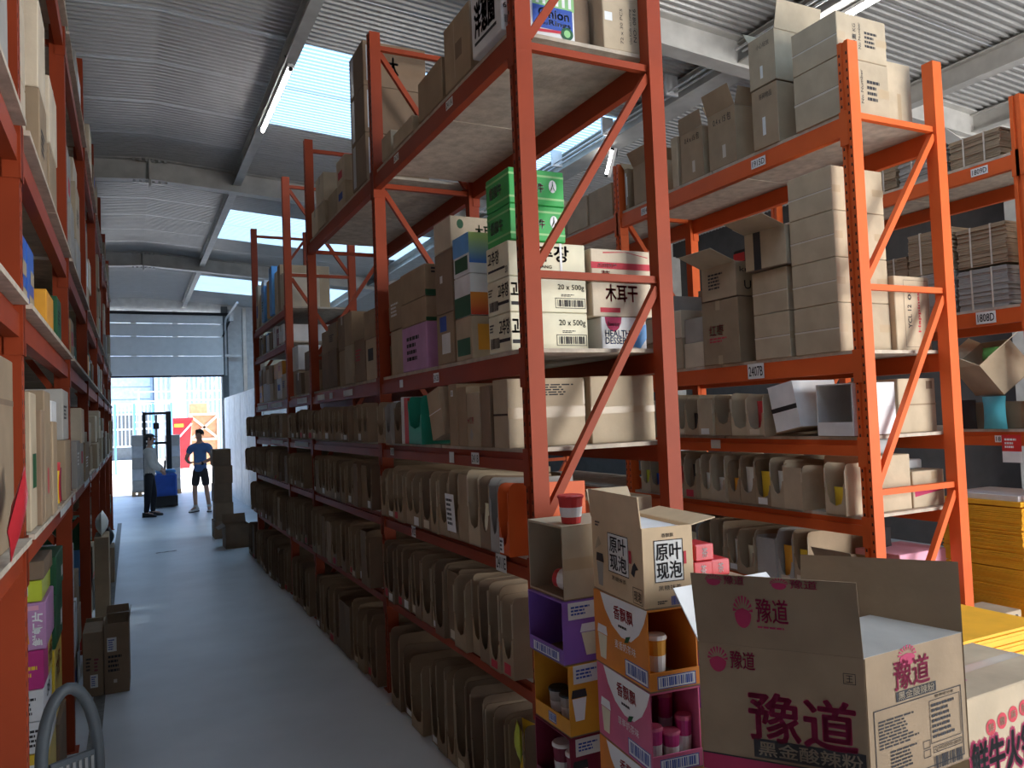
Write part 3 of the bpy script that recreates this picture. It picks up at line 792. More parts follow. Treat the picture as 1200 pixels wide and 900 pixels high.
# brown cartons on the floor at the end of the aisle
z = 0.0
for k, hh in enumerate((.30, .30, .32, .30, .28)):
    carton(f'brown carton, {ordn(k + 1)} from the bottom of the floor stack beside the white cabinet', (.29, .5, hh), (1.40 + R.uniform(-.012, .012), 14.4, z), 0.0, 'kraft_dark', 'floor stack at the aisle end', tape=True); z += hh + .003
carton('open brown carton standing on the floor before the far stack', (.36, .4, .36), (1.47, 13.1, 0), 0.03, 'kraft_dark', None, top='open', flaps=[('-x', -30, .12), ('+y', 70, .14)])
# two tall cartons on the floor by the left rack
for k, (x0, x1, hh, tz, lb) in enumerate(((-.335, -.205, .455, .14, 'left one of two tall brown cartons standing on the floor beside the left rack'), (-.195, -.035, .50, .60, 'right one of two tall brown cartons standing on the floor beside the left rack'))):
    carton(lb, (x1 - x0, .36, hh), ((x0 + x1) / 2, 6.62, 0.002), 0.0 if k == 0 else -.02, 'kraft_dark', 'tall cartons on the aisle floor', top='open' if k else 'closed',
           flaps=[('+y', 85, .06), ('+x', 80, .05)] if k else (),
           prints=[('paper_label', '-y', 'rect', .35 if k == 0 else .12, tz, .72 if k == 0 else .5, tz + .20, 'paper'), ('paper_label', '-y', 'lines', .4 if k == 0 else .16, tz + .02, .68 if k == 0 else .46, tz + .18, 'blue_ink', 5, 2),
                   ('print', '-y', 'lines', .15, .40 if k == 0 else .3, .45 if k == 0 else .8, .62 if k == 0 else .56, 'ink', 4), ('print', '-y', 'lines', .55, .38, .8, .6, 'maroon', 4) if k == 0 else ('print', '-y', 'rect', .36, .15, .5, .2, 'clear_tape')])

# litter on the floor
for k, (px, py, a, l, wd, mt, lb) in enumerate(((465, 823, .3, .16, .05, 'paper', 'white paper scrap on the floor before the bins'), (437, 798, .8, .05, .04, 'paper', 'tiny paper scrap on the aisle floor'), (195, 647, .2, .3, .08, 'grey_plastic', 'dark smear of plastic film on the aisle floor'))):
    p = on_z(px, py, 0)
    g = MB(); n = 5
    vs = [(-l / 2 + l * i / n, sy * wd / 2, .003 + .004 * (i % 2)) for i in range(n + 1) for sy in (-1, 1)]
    g.add(vs, [(2 * i, 2 * i + 2, 2 * i + 3, 2 * i + 1) for i in range(n)], mt)
    tag(g.build('paper_scrap', loc=(p.x, p.y, 0.0), rz=a), lb, 'litter')

# ================================================================ PEOPLE
def person(label, loc, rz, J, joints, edges, cloth, headc, extras):
    root = empty('person', loc, rz); tag(root, label, 'person')
    def skin(name, vs, es, mt, root_i=0, sub=1):
        me = bpy.data.meshes.new(name); me.from_pydata([J[v][0] if isinstance(v, str) else v[0] for v in vs], [], [])
        me.from_pydata  # joints only
        me = bpy.data.meshes.new(name)
        me.from_pydata([tuple(v[0]) for v in vs], es, [])
        me.materials.append(M[mt])
        o = bpy.data.objects.new(name, me); COL.objects.link(o); o.parent = root
        md = o.modifiers.new('skin', 'SKIN'); md.use_smooth_shade = True
        me.skin_vertices.new() if hasattr(me.skin_vertices, 'new') and not me.skin_vertices else None
        for i, v in enumerate(vs):
            s = me.skin_vertices[0].data[i]; r = v[1]; s.radius = r if isinstance(r, tuple) else (r, r); s.use_root = (i == root_i)
        sb = o.modifiers.new('sub', 'SUBSURF'); sb.levels = sub; sb.render_levels = sub
        return o
    keys = list(J)
    body = skin('body', [J[k] for k in keys], [(keys.index(a), keys.index(b)) for a, b in edges], 'skin', keys.index('pelvis'), 2)
    for nm, mt, chain, grow, ce in cloth:
        vs = [(J[k][0] if isinstance(k, str) else k[0], tuple(x + grow for x in (J[k][1] if isinstance(J[k][1], tuple) else (J[k][1],) * 2)) if isinstance(k, str) else k[1]) for k in chain]
        skin(nm, vs, ce, mt, 0, 2)
    extras(root)
    return root
def ellipsoid(mb, c, r, mt, n=12, m=8, zlo=-1.0, tilt=0):
    vs, fs = [], []
    for i in range(m + 1):
        t = math.asin(zlo) + (math.pi / 2 - math.asin(zlo)) * i / m
        for k in range(n):
            a = 2 * math.pi * k / n
            vs.append((c[0] + r[0] * math.cos(t) * math.cos(a), c[1] + r[1] * math.cos(t) * math.sin(a), c[2] + r[2] * math.sin(t)))
    for i in range(m):
        for k in range(n): fs.append((i * n + k, i * n + (k + 1) % n, (i + 1) * n + (k + 1) % n, (i + 1) * n + k))
    fs.append(tuple(range(n))[::-1])
    return mb.add(vs, fs, mt)
def figure(H, arms, legs, shift=0.0):
    """joint table for a standing adult of height H facing local -Y; arms/legs give joint positions"""
    s = H / 1.80
    V = lambda x, y, z: Vector((x * s, y * s, z * s))
    J = {'pelvis': (V(0, 0, .95), (.115 * s, .085 * s)), 'waist': (V(0, 0, 1.10), (.115 * s, .088 * s)), 'chest': (V(0, .0, 1.30), (.140 * s, .100 * s)),
         'collar': (V(0, .0, 1.45), (.085 * s, .07 * s)), 'neck': (V(0, -.01, 1.53), .055 * s), 'jaw': (V(0, -.03, 1.60), (.062 * s, .068 * s)), 'head': (V(0, -.018, 1.68), (.076 * s, .092 * s)), 'crown': (V(0, -.01, 1.755), (.055 * s, .065 * s)),
         'nose': (V(0, -.125, 1.655), .014 * s)}
    E = [('pelvis', 'waist'), ('waist', 'chest'), ('chest', 'collar'), ('collar', 'neck'), ('neck', 'jaw'), ('jaw', 'head'), ('head', 'crown'), ('head', 'nose')]
    for sd, sg in (('l', 1), ('r', -1)):
        sh, el, wr, ha = arms[sd]
        J['shoulder_' + sd] = (V(sg * .185, 0, 1.425), .062 * s)
        J['elbow_' + sd] = (V(*el), .044 * s); J['wrist_' + sd] = (V(*wr), .030 * s); J['palm_' + sd] = (V(*ha), (.036 * s, .022 * s))
        E += [('collar', 'shoulder_' + sd), ('shoulder_' + sd, 'elbow_' + sd), ('elbow_' + sd, 'wrist_' + sd), ('wrist_' + sd, 'palm_' + sd)]
        d = (J['palm_' + sd][0] - J['wrist_' + sd][0]).normalized()
        side = d.cross(Vector((0, 0, 1)));  side = side.normalized() if side.length > .2 else Vector((0, 1, 0))
        curl = side.cross(d)
        for q in range(4):
            base = J['palm_' + sd][0] + d * .025 + side * (q - 1.5) * .021
            ln = (.042, .05, .047, .036)[q]
            J[f'finger_{sd}{q}a'] = (base + d * ln * .6, .0085); J[f'finger_{sd}{q}b'] = (base + d * ln * 1.1 - curl * .022, .0075)
            E += [('palm_' + sd, f'finger_{sd}{q}a'), (f'finger_{sd}{q}a', f'finger_{sd}{q}b')]
        J['thumb_' + sd] = (J['wrist_' + sd][0] * .4 + J['palm_' + sd][0] * .6 + side * -.05 + d * .02, .010)
        E.append(('wrist_' + sd, 'thumb_' + sd))
        kn, an, to = legs[sd]
        J['hip_' + sd] = (V(sg * .085, 0, .86), .070 * s); J['knee_' + sd] = (V(*kn), .056 * s); J['ankle_' + sd] = (V(*an), .040 * s); J['toe_' + sd] = (V(*to), (.04 * s, .026 * s))
        E += [('pelvis', 'hip_' + sd), ('hip_' + sd, 'knee_' + sd), ('knee_' + sd, 'ankle_' + sd), ('ankle_' + sd, 'toe_' + sd)]
    return s, V, J, E
def face_bits(root, V, s):
    for sg in (-1, 1):
        e = MB(); ellipsoid(e, V(sg * .032, -.103, 1.685), (.011, .008, .008), 'ink', 8, 5).build('eye', parent=root)
        r_ = MB(); ellipsoid(r_, V(sg * .080, -.01, 1.675), (.012, .022, .032), 'skin', 8, 5).build('ear', parent=root)
    m_ = MB(); ellipsoid(m_, V(0, -.094, 1.612), (.024, .008, .006), 'red_ink', 8, 4).build('mouth', parent=root)
def shoe(root, V, ankle, toe, mt, sole):
    a, t = Vector(ankle), Vector(toe); d = (t - a); d.z = 0; d.normalize(); sd = Vector((-d.y, d.x, 0))
    heel = a - d * .07; tip = a + d * .21
    m = MB(); n = 12
    prof = [(0, .040, .0, .105), (.25, .044, .0, .10), (.5, .046, .0, .075), (.75, .05, .0, .058), (.95, .038, .0, .045), (1.0, .018, 0, .03)]
    vs, fs = [], []
    for f_, wd, z0, z1 in prof:
        c = heel + (tip - heel) * f_
        for sx, z in ((-1, .022), (1, .022), (.75, z1), (-.75, z1)): p = c + sd * wd * sx; vs.append((p.x, p.y, z))
    for i in range(len(prof) - 1):
        for k in range(4): fs.append((i * 4 + k, i * 4 + (k + 1) % 4, i * 4 + 4 + (k + 1) % 4, i * 4 + 4 + k))
    fs += [(0, 1, 2, 3), tuple(len(vs) - 4 + k for k in (3, 2, 1, 0))]
    o = m.add(vs, fs, mt).build('shoe', parent=root)
    sb = MB(); ring = [(heel + (tip - heel) * f_ + sd * wd * 1.08 * sx) for sx in (1, -1) for f_, wd, _, _ in (prof if sx > 0 else prof[::-1])]
    sb.prism([(p.x, p.y, 0.001) for p in ring], (0, 0, .024), sole).build('sole', parent=o)
# man in the pale jacket: seen from the side, facing +X
s, V, J, E = figure(1.82, {'l': (0, (.23, -.06, 1.13), (.10, -.24, 1.00), (.02, -.27, .95)), 'r': (0, (-.23, -.06, 1.13), (-.10, -.24, .99), (-.02, -.27, .93))},
                    {'l': ((.12, -.05, .48), (.13, -.02, .08), (.15, -.17, .04)), 'r': ((-.11, .02, .48), (-.14, .06, .08), (-.16, -.09, .04))})
def ex(root):
    face_bits(root, V, s)
    h = MB(); ellipsoid(h, V(0, .012, 1.675), (.084 * s, .095 * s, .10 * s), 'hair', 14, 8, -.35).build('hair', parent=root)
    c = MB(); ellipsoid(c, V(0, -.005, 1.715), (.093 * s, .112 * s, .075 * s), 'cap_cloth', 14, 6, 0.0)
    c.prism([V(-.07, -.09, 1.715), V(.07, -.09, 1.715), V(.055, -.165, 1.705), V(-.055, -.165, 1.705)], (0, 0, .012), 'cap_cloth').build('cap', parent=root)
    for sd in 'lr': shoe(root, V, J['ankle_' + sd][0], J['toe_' + sd][0], 'shoe_black', 'rubber')
    MB().tube([V(-.06, -.03, 1.50), V(.06, -.03, 1.50)], .03, 'jacket', 8).build('collar', parent=root)
hem = (V(0, 0, .86), (.180, .14))
belt = (V(0, 0, 1.0), (.13, .10))
T = ['waist', 'chest', 'collar', 'shoulder_l', 'elbow_l', 'wrist_l', 'shoulder_r', 'elbow_r', 'wrist_r', 'pelvis', hem]
TE = [(0, 1), (1, 2), (2, 3), (3, 4), (4, 5), (2, 6), (6, 7), (7, 8), (0, 9), (9, 10)]
P_ = ['pelvis', 'hip_l', 'knee_l', 'ankle_l', 'hip_r', 'knee_r', 'ankle_r', belt]
PE = [(0, 1), (1, 2), (2, 3), (0, 4), (4, 5), (5, 6), (0, 7)]
person('man in a cap, pale jacket and dark trousers, hands clasped, standing in the aisle', (.36, 18.85, 0), rad(78), J, None, E, [('jacket', 'jacket', T, .030, TE), ('trousers', 'trousers', P_, .016, PE)], None, ex)
# man in the blue T-shirt and dark shorts, facing the other man and the camera
s, V, J, E = figure(1.86, {'l': (0, (.30, -.05, 1.16), (.13, -.24, 1.06), (.05, -.28, 1.06)), 'r': (0, (-.30, -.03, 1.16), (-.14, -.23, 1.07), (-.06, -.28, 1.09))},
                    {'l': ((.14, -.03, .50), (.18, .0, .09), (.24, -.14, .04)), 'r': ((-.12, -.03, .50), (-.12, .0, .09), (-.16, -.15, .04))})
def ex2(root):
    face_bits(root, V, s)
    h = MB(); ellipsoid(h, V(0, .010, 1.70), (.088 * s, .105 * s, .105 * s), 'hair', 14, 8, -.15); ellipsoid(h, V(0, -.075, 1.765), (.07, .05, .035), 'hair', 10, 5).build('hair', parent=root)
    for sd in 'lr':
        shoe(root, V, J['ankle_' + sd][0], J['toe_' + sd][0], 'shoe_white', 'shoe_black')
        a = J['ankle_' + sd][0]; MB().lathe((a.x, a.y, .085), [(.046, 0), (.05, .03), (.05, .075)], 'shoe_white', 10).build('sock', parent=root)
    wv = J['wrist_l'][0]; MB().tube([wv - Vector((.0, 0, .0)), wv + Vector((.025, .025, .008))], .040, 'black', 8).build('watch_strap', parent=root)
nb = (V(0, -.002, 1.49), (.085, .075))
hem = (V(0, 0, .85), (.185, .145))
belt = (V(0, 0, 1.0), (.145, .105))
T2 = ['waist', 'chest', 'collar', 'shoulder_l', 'shoulder_r', 'pelvis']
mid = lambda a, b, t: (J[a][0].lerp(J[b][0], t), (.066, .066))
tee_v = T2 + [mid('shoulder_l', 'elbow_l', .62), mid('shoulder_r', 'elbow_r', .62), hem, nb]
sh_v = ['pelvis', 'hip_l', (J['hip_l'][0].lerp(J['knee_l'][0], .9), (.095, .095)), 'hip_r', (J['hip_r'][0].lerp(J['knee_r'][0], .9), (.095, .095)), belt]
person('man in a blue T-shirt, dark shorts and white trainers, standing by the doorway', (1.40, 19.0, 0), rad(-28), J, None, E,
       [('t_shirt', 'tee', tee_v, .032, [(0, 1), (1, 2), (2, 3), (2, 4), (0, 5), (3, 6), (4, 7), (5, 8), (2, 9)]), ('shorts', 'shorts', sh_v, .02, [(0, 1), (1, 2), (0, 3), (3, 4), (0, 5)])], None, ex2)

# ================================================================ CARTONS AT THE END OF THE MIDDLE RACK AND IN FRONT
def text(face, s, u0, v0, u1, v1, mt='ink', bold=0.0, layer=2, part='lettering'): return (part, face, 'text', u0, v0, u1, v1, mt, s, layer, bold)
def rect(face, u0, v0, u1, v1, mt, layer=1, part='printed_panel'): return (part, face, 'rect', u0, v0, u1, v1, mt, None, layer)
def poly(face, u0, v0, u1, v1, mt, pts, layer=1, part='printed_panel'): return (part, face, 'poly', u0, v0, u1, v1, mt, pts, layer)
def bars(face, u0, v0, u1, v1, mt='blue_ink', layer=2): return ('barcode', face, 'bars', u0, v0, u1, v1, mt, None, layer)
def barcode(face, u0, v0, u1, v1): return [rect(face, u0, v0, u1, v1, 'white', 1, 'paper_label'), ('barcode', face, 'frame', u0, v0, u1, v1, 'blue_ink', .003, 2), bars(face, u0 + .08 * (u1 - u0), v0 + .18 * (v1 - v0), u1 - .08 * (u1 - u0), v0 + .85 * (v1 - v0))]
def lines(face, u0, v0, u1, v1, n=4, mt='ink', layer=2): return ('small_print', face, 'lines', u0, v0, u1, v1, mt, n, layer)
def frame(face, u0, v0, u1, v1, mt='ink', t=.003, layer=2): return ('printed_frame', face, 'frame', u0, v0, u1, v1, mt, t, layer)

# -- first column (against the rack end): five cartons, open towards the aisle
def wooden_pallet(x0, x1, y0, y1, h, lb):
    rt = empty('pallet', ((x0 + x1) / 2, (y0 + y1) / 2, 0)); tag(rt, lb, 'pallet')
    for k in range(3):
        yy = y0 + (y1 - y0 - .08) * k / 2
        pt(MB().box(x0, x1, yy, yy + .08, 0, h - .023, 'wood').build('runner'), rt)
    n = max(3, int((x1 - x0) / .13))
    for k in range(n):
        xx = x0 + (x1 - x0) * k / n
        pt(MB().box(xx, xx + (x1 - x0) / n * .8, y0, y1, h - .022, h, 'wood').build('board'), rt)
    return rt
swoop = [(0, 1), (.06, .80), (.16, .60), (.32, .42), (.5, .34), (.68, .42), (.84, .60), (.94, .80), (1, 1)]
swoop2 = [(0, 1), (0.1, .7), (.25, .45), (.45, .30), (.65, .30), (.82, .5), (.93, .75), (1, 1)]
cx, cy = 1.715, 2.83
wooden_pallet(1.50, 1.93, 2.68, 3.0, .10, 'wooden pallet under the first carton column at the middle rack end')
def cup(loc, mt, lid, label, group=None, h=.115, r=.046, rot=None, lying=False):
    o = MB().lathe((0, 0, 0), [(r * .74, 0), (r * .78, .004), (r, h * .93), (r * 1.06, h * .95), (r * 1.06, h * .965)], mt, 14).build('cup', loc=loc, smooth=False)
    tag(o, label, 'cup', group)
    MB().lathe((0, 0, h * .967), [(r * 1.09, 0), (r * 1.09, h * .05), (r * .98, h * .09), (r * .6, h * .092)], lid, 14).build('lid', parent=o)
    MB().lathe((0, 0, h * .25), [(r * .845, 0), (r * .945, h * .36)], 'white', 14).build('sleeve', parent=o)
    if lying: o.rotation_euler = (rad(90), 0, rad(lying)); o.location.z += r * 1.1
    return o
col1 = [('light_green', .27, 'green'), ('maroon', .27, 'maroon'), ('amber', .275, 'yellow'), ('purple', .25, 'purple')]
z = .101
c1z = []
for k, (m_, hh, nm) in enumerate(col1):
    c1z.append(z)
    pr = []
    if nm in ('green', 'maroon', 'purple'):
        if nm == 'green':
            pr += [poly('-y', .0, .35, 1.0, 1.0, 'white', swoop2), text('-y', '香飘飘', .45, .70, .95, .92, 'red_ink', .02)]
        if nm == 'maroon':
            pr += [rect('-y', .06, .72, .36, .97, 'paper'), lines('-y', .09, .78, .33, .92, 3, 'blue_ink'), text('-y', '香飘飘', .60, .80, .98, .96, 'white', .02)]
        if nm == 'purple':
            pr += [rect('-y', .06, .70, .36, .97, 'paper'), lines('-y', .09, .76, .33, .92, 3, 'blue_ink'), poly('-y', .45, .25, 1.0, .95, 'white', [(0, .3), (.5, .0), (1, .2), (1, 1), (.6, 1), (.2, .7)]), text('-y', '香飘飘', .72, .72, .98, .88, 'red_ink', .02)]
    if nm == 'yellow': pr += [rect('-y', .05, .74, .38, 1.0, 'paper'), lines('-y', .08, .8, .34, .95, 3, 'blue_ink'), text('-y', '珍珠奶茶', .62, .83, .96, .97, 'white', .01)]
    for u in (.02, .58):
        if nm in ('yellow', 'maroon'): pr += [('picture', '-y', 'cup', u, .22, u + .17, .66, 'white', 'ink', 2)]
    if nm == 'green': pr += [('picture', '-y', 'cup', .12, .02, .40, .42, 'white', 'dark_green', 2), text('-y', '茉莉味', .55, .2, .9, .33, 'white', .01)]
    if nm == 'purple': pr += [('picture', '-y', 'cup', .18, .12, .46, .62, 'cream', 'white', 2)]
    pr += barcode('-x', .12, .03, .88, .20) if nm != 'yellow' else barcode('-x', .40, .06, .62, .2)
    carton(f'{nm} printed milk tea carton open towards the aisle, in the column at the rack end', (.42, .29, hh - .003), (cx + R.uniform(-.01, .01), cy + R.uniform(-.006, .006), z), 0, m_, 'milk tea cartons at the rack end',
           openf={'-x': (.22 * hh, 0)}, inner='kraft_dark', prints=pr)
    z += hh
carton('plain beige carton lying open on its side on top of the purple carton', (.42, .29, .29), (cx + .005, cy, z), 0, 'kraft_light', None, openf={'-x': (.006, .004)}, inner='kraft_dark',
       prints=[('tape', '-y', 'rect', 0, .40, 1, .56, 'tape')])
top1 = z + .29
cup((1.565, 2.83, z + .006), 'packet_red', 'white', 'red and white noodle cup lying inside the topmost open carton', None, .11, .05, lying=20)
cup((1.59, 2.745, top1 + .001), 'red', 'red', 'red and white noodle cup standing on the topmost carton', None, .108, .050)
for k, (dx, dy, hh, lb) in enumerate(((.06, -.03, .115, 'front'), (.06, .06, .115, 'rear'), (.16, -.05, .17, 'tall'))):
    cup((cx - .21 + dx + .015, cy + dy, c1z[2] + .0055), 'grey_board', 'white' if k == 2 else 'black', f'white drinks cup inside the yellow carton, {lb} one', 'cups in the yellow carton', hh, .040)
for k, (dy, lb) in enumerate(((-.06, 'nearer'), (.05, 'farther'))):
    cup((cx - .13, cy + dy, c1z[1] + .0055), 'maroon', 'white', f'maroon drinks cup inside the maroon carton, {lb} one', 'cups in the maroon carton', .16, .043)

# -- second column, turned a little
A2 = rad(-6)
def at2(u, v): return (1.535 + u * math.cos(A2) - v * math.sin(A2), 2.175 + u * math.sin(A2) + v * math.cos(A2))
W2, D2 = .192, .40
ccx, ccy = at2(W2 / 2, D2 / 2)
wooden_pallet(1.53, 1.80, 2.17, 2.54, .139, 'wooden pallet under the second carton column nearest the camera')
z = .14; col2 = [('carton_orange', .273, 'lowest orange'), ('carton_orange', .273, 'second orange'), ('carton_orange', .273, 'third orange'), ('pink', .273, 'pink'), ('carton_orange', .273, 'topmost orange')]
col2 = [('carton_orange', 'lower orange'), ('pink', 'pink'), ('carton_orange', 'upper orange')]
carton('green printed carton at the very bottom of the second column', (W2, D2, .270), (ccx, ccy, .14), A2, 'light_green', None)
z = .412
c2z = []
for m_, nm in col2:
    c2z.append(z)
    pr = [poly('-x', .14, .30, 1.0, 1.0, 'white', swoop2), text('-x', '香飘飘', .40, .72, .75, .90, 'red_ink', .025), lines('-x', .48, .62, .66, .68, 1, 'ink'),
          ('picture', '-x', 'cup', .06, .10, .26, .55, 'cream', 'white', 2), text('-x', {'pink': '草莓奶茶味'}.get(nm, '麦香奶茶味'), .40, .34, .78, .45, 'white', 0), poly('-x', .58, .46, .70, .58, 'dark_green', [(0, 0), (.6, .2), (1, 1), (.3, .7)], 3)]
    pr += barcode('-x', .58, .05, .97, .26) + barcode('-y', .14, .03, .92, .19)
    carton(f'{nm} milk tea carton with an open end, in the column nearest the camera', (W2, D2, .271), (ccx, ccy, z), A2 + R.uniform(-.015, .015), m_, 'milk tea cartons in the second column', openf={'-y': (.058, .0)}, inner='kraft_dark', prints=pr)
    z += .273
# cups standing in the open ends
for k, (u, v, zz, hh, lb) in enumerate(((.04, .055, 0, .13, 'left'), (.10, .05, 0, .11, 'middle'), (.155, .055, 0, .15, 'right'), (.05, .14, 0, .20, 'back left'), (.14, .15, 0, .20, 'back right'))):
    p = at2(u, v); cup((*p, c2z[1] + .0055), 'magenta', 'pink', f'pink drinks cup in the open pink carton, {lb} one', 'pink cups in the pink carton', hh, .027 if k != 1 else .030)
p = at2(.08, .09); cup((*p, c2z[2] + .0055), 'amber', 'white', 'single amber drinks cup in the upper orange carton', None, .15, .036)
p = at2(.08, .06); cup((*p, c2z[0] + .0055), 'maroon', 'packet_white', 'single dark drinks cup in the lower orange carton', None, .12, .036)
# the box with 原叶现泡
hb = .272; z2 = z
prA = []
for f, (u0, v0, u1, v1) in (('-x', (.34, .32, .74, .84)), ('-y', (.22, .32, .80, .84))):
    prA += [rect(f, u0, v0, u1, v1, 'paper', 1), frame(f, u0, v0, u1, v1, 'ink', .003, 2), text(f, '原叶', u0 + .04, (v0 + v1) / 2 + .01, u1 - .04, v1 - .04, 'ink', .03, 3), text(f, '现泡', u0 + .04, v0 + .04, u1 - .04, (v0 + v1) / 2 - .01, 'ink', .03, 3),
            rect(f, u1 + .01, .52, u1 + .06, .68, 'red_ink', 3), text(f, '黑糖抹茶', u0 + .06, .22, u1 - .06, .28, 'ink', 0, 2)]
prA += [text('-y', '香飘飘', .38, .87, .62, .92, 'ink', .01), bars('-y', .52, .03, .70, .14), lines('-y', .25, .05, .48, .10, 2),
        ('picture', '-x', 'cup', .08, .08, .24, .52, 'grey_board', 'ink', 2), frame('-x', .80, .04, .97, .24, 'ink', .002), text('-x', '现泡', .82, .07, .95, .2, 'ink', .01), poly('-x', .78, .36, .92, .55, 'ink', [(0, .2), (.4, 0), (.6, .5), (1, .6), (.5, 1), (.2, .7)], 2), lines('-x', .08, .88, .2, .96, 2),
        poly('-x', .06, .55, .2, .75, 'kraft_light', [(0, 0), (1, .5), (.6, 1), (.3, .6)], 2)]
M['tea_board'] = mat('tea_board', (0.62, 0.45, 0.27), 0.55)
bx1 = carton('beige tea carton with black lettering, flaps standing open, on the second column', (W2, D2, hb), (ccx, ccy, z), A2 - .02, 'tea_board', None, top='open', inner='kraft', prints=prA,
       flaps=[('-x', 86, .105, 'tea_board', .002), ('+y', 62, .11, 'kraft_light'), ('+x', 10, .10, 'tea_board')])
f = Face((-W2 / 2 - .0, D2 / 2, hb + .001), (0, -1, 0), (-math.cos(rad(86)), 0, math.sin(rad(86))), (-math.sin(rad(86)), 0, -math.cos(rad(86))), D2, .105)
for nm_, p in (('printed_frame', ('frame', .36, .10, .60, .92, 'ink', .003, 2)), ('lettering', ('text', .39, .5, .57, .86, 'ink', '原叶', 2, .03)), ('lettering', ('text', .39, .14, .57, .48, 'ink', '现泡', 2, .03)), ('barcode', ('bars', .06, .2, .15, .5, 'ink', None, 2))):
    fb = MB(); put(fb, f, *p); fb.build(nm_, parent=[c for c in bx1.children if c.name.startswith('flap')][0])
# white lining showing in its open top
MB().box(-W2 / 2 + .006, W2 / 2 - .006, -D2 / 2 + .006, D2 / 2 - .006, hb - .03, hb - .012, 'white').build('lining', parent=bx1)['label'] = 'white paper lining'

# green and purple cartons and red boxes behind the second column
for k, (x, y, zz, ww, hh, m_, lb) in enumerate(((1.91, 2.36, 0, .24, .30, 'light_green', 'green carton on the floor behind the second column, lowest'), (1.91, 2.36, .303, .24, .28, 'green', 'green carton behind the second column, above the lowest'), (1.91, 2.37, .586, .24, .24, 'light_green', 'green carton behind the second column, third up'),
                                  (1.91, 2.38, .829, .24, .20, 'purple', 'purple carton on the green cartons behind the second column'), (1.91, 2.38, 1.032, .24, .24, 'kraft', 'brown carton on the purple carton behind the second column'))):
    carton(lb, (ww, .34, hh), (x + .03, y, zz), rad(-6), m_, 'cartons behind the second column')
for k, (dx, zz, lb) in enumerate(((-.02, 1.274, 'lower left'), (.07, 1.274, 'lower right'), (-.01, 1.337, 'upper'))):
    carton(f'small red box behind the tea carton, {lb} one', (.08, .12, .06), (1.91 + dx * .9, 2.36, zz), rad(-6), 'packet_red', 'small red boxes', prints=[text('-y', '茶', .35, .2, .65, .8, 'white', .01)])

# -- the large foreground carton with 豫道
HK = 1.20
L_, K_, R_ = (on_z(818, 752, HK), on_z(1012, 772, HK), on_z(1128, 741, HK))
B_ = L_ + (R_ - K_)
c0 = (L_ + R_) / 2
fp = [((q - c0).x, (q - c0).y) for q in (L_, K_, R_, B_)]
HB = .37
carton('plain brown carton on the floor under the large foreground carton', (.5, .45, .41), (c0.x, c0.y, 0), rad(-20), 'kraft_dark', 'cartons supporting the foreground carton', tape=True)
carton('plain brown carton directly under the large foreground carton', (.5, .45, .414), (c0.x, c0.y, .412), rad(-20), 'kraft_dark', 'cartons supporting the foreground carton', tape=True)
prF = [('logo', 0, 'sun', .06, .78, .19, .98, 'crimson', None, 2), text(0, '豫道', .205, .82, .36, .96, 'crimson', .02), text(0, '豫道', .31, .29, .94, .66, 'crimson', .04),
       rect(0, .33, .155, .985, .30, 'ink', 2, 'printed_panel'), text(0, '黑金酸辣粉', .36, .175, .965, .285, 'kraft_pale', .03, 3), rect(0, 0, 0, 1, .125, 'crimson', 1), rect(0, 0, .125, 1, .137, 'ink', 1),
       ('stamp', 0, 'frame', .88, .80, .95, .88, 'ink', .0015, 2), text(0, '王', .895, .815, .935, .865, 'ink', 0, 2)]
prF += [('logo', 1, 'sun', .32, .86, .50, 1.02, 'crimson', None, 2), text(1, '豫道', .27, .70, .62, .92, 'crimson', .03, 3), rect(1, .28, .615, .68, .69, 'ink', 2), text(1, '黑金酸辣粉', .30, .625, .66, .685, 'kraft_pale', .02, 3),
        frame(1, .06, .05, .94, .60, 'ink', .003), lines(1, .10, .30, .50, .52, 9), lines(1, .20, .12, .50, .28, 6), frame(1, .60, .22, .92, .55, 'ink', .002), lines(1, .62, .25, .90, .53, 7), text(1, '营养成分表', .66, .56, .86, .585, 'ink', .01),
        frame(1, .62, .145, .92, .195, 'ink', .002), text(1, 'Q/HGS0002-2019', .635, .155, .905, .185, 'ink', .01), bars(1, .62, .02, .92, .12, 'ink'), frame(1, .52, .13, .59, .19, 'ink', .002), frame(1, .52, .20, .59, .26, 'ink', .002)]
FGB = carton('large open brown noodle carton with crimson lettering in the right foreground', (0, 0, HB), (c0.x, c0.y, HK - HB), 0, 'kraft', None, top='open', fp=fp, inner='kraft_dark', prints=prF)
FC = faces_of(fp, HB)
def fgflap(e, ang, ln, mt, skew=(.006, .006), prints=(), label=None):
    f = FC[e]; dv = f.n * math.cos(rad(ang)) + Vector((0, 0, math.sin(rad(ang)))); nn = -f.n * math.sin(rad(ang)) + Vector((0, 0, math.cos(rad(ang))))
    zz = Vector((0, 0, .001)); a, b = f.o + Vector((0, 0, HB)) + zz, f.o + f.u * f.W + Vector((0, 0, HB)) + zz
    fo = MB().prism([a, b, b + dv * ln + f.u * -skew[1], a + dv * ln + f.u * skew[0]], nn * .004, mt).build('flap', parent=FGB)
    if label: fo['label'] = label
    if prints:
        F2 = Face(a, f.u, dv, -nn, f.W, ln)
        for p in prints:
            pb = MB(); put(pb, F2, *p); pb.build('logo' if p[0] == 'sun' else 'lettering', parent=fo)
fgflap(0, 88, .205, 'kraft', (-.012, .008), [('sun', .24, .26, .365, .72, 'crimson', None, 2), ('text', .385, .36, .58, .70, 'crimson', '豫道', 2, .02), ('lines', .39, .27, .58, .32, 'crimson', 1, 2),
                                       ('sun', .07, .84, .18, 1.0, 'crimson', None, 2), ('text', .19, .87, .32, .99, 'crimson', '豫道', 2, .02), ('sun', .48, .84, .59, 1.0, 'crimson', None, 2), ('text', .60, .87, .76, .99, 'crimson', '豫道', 2, .02)])
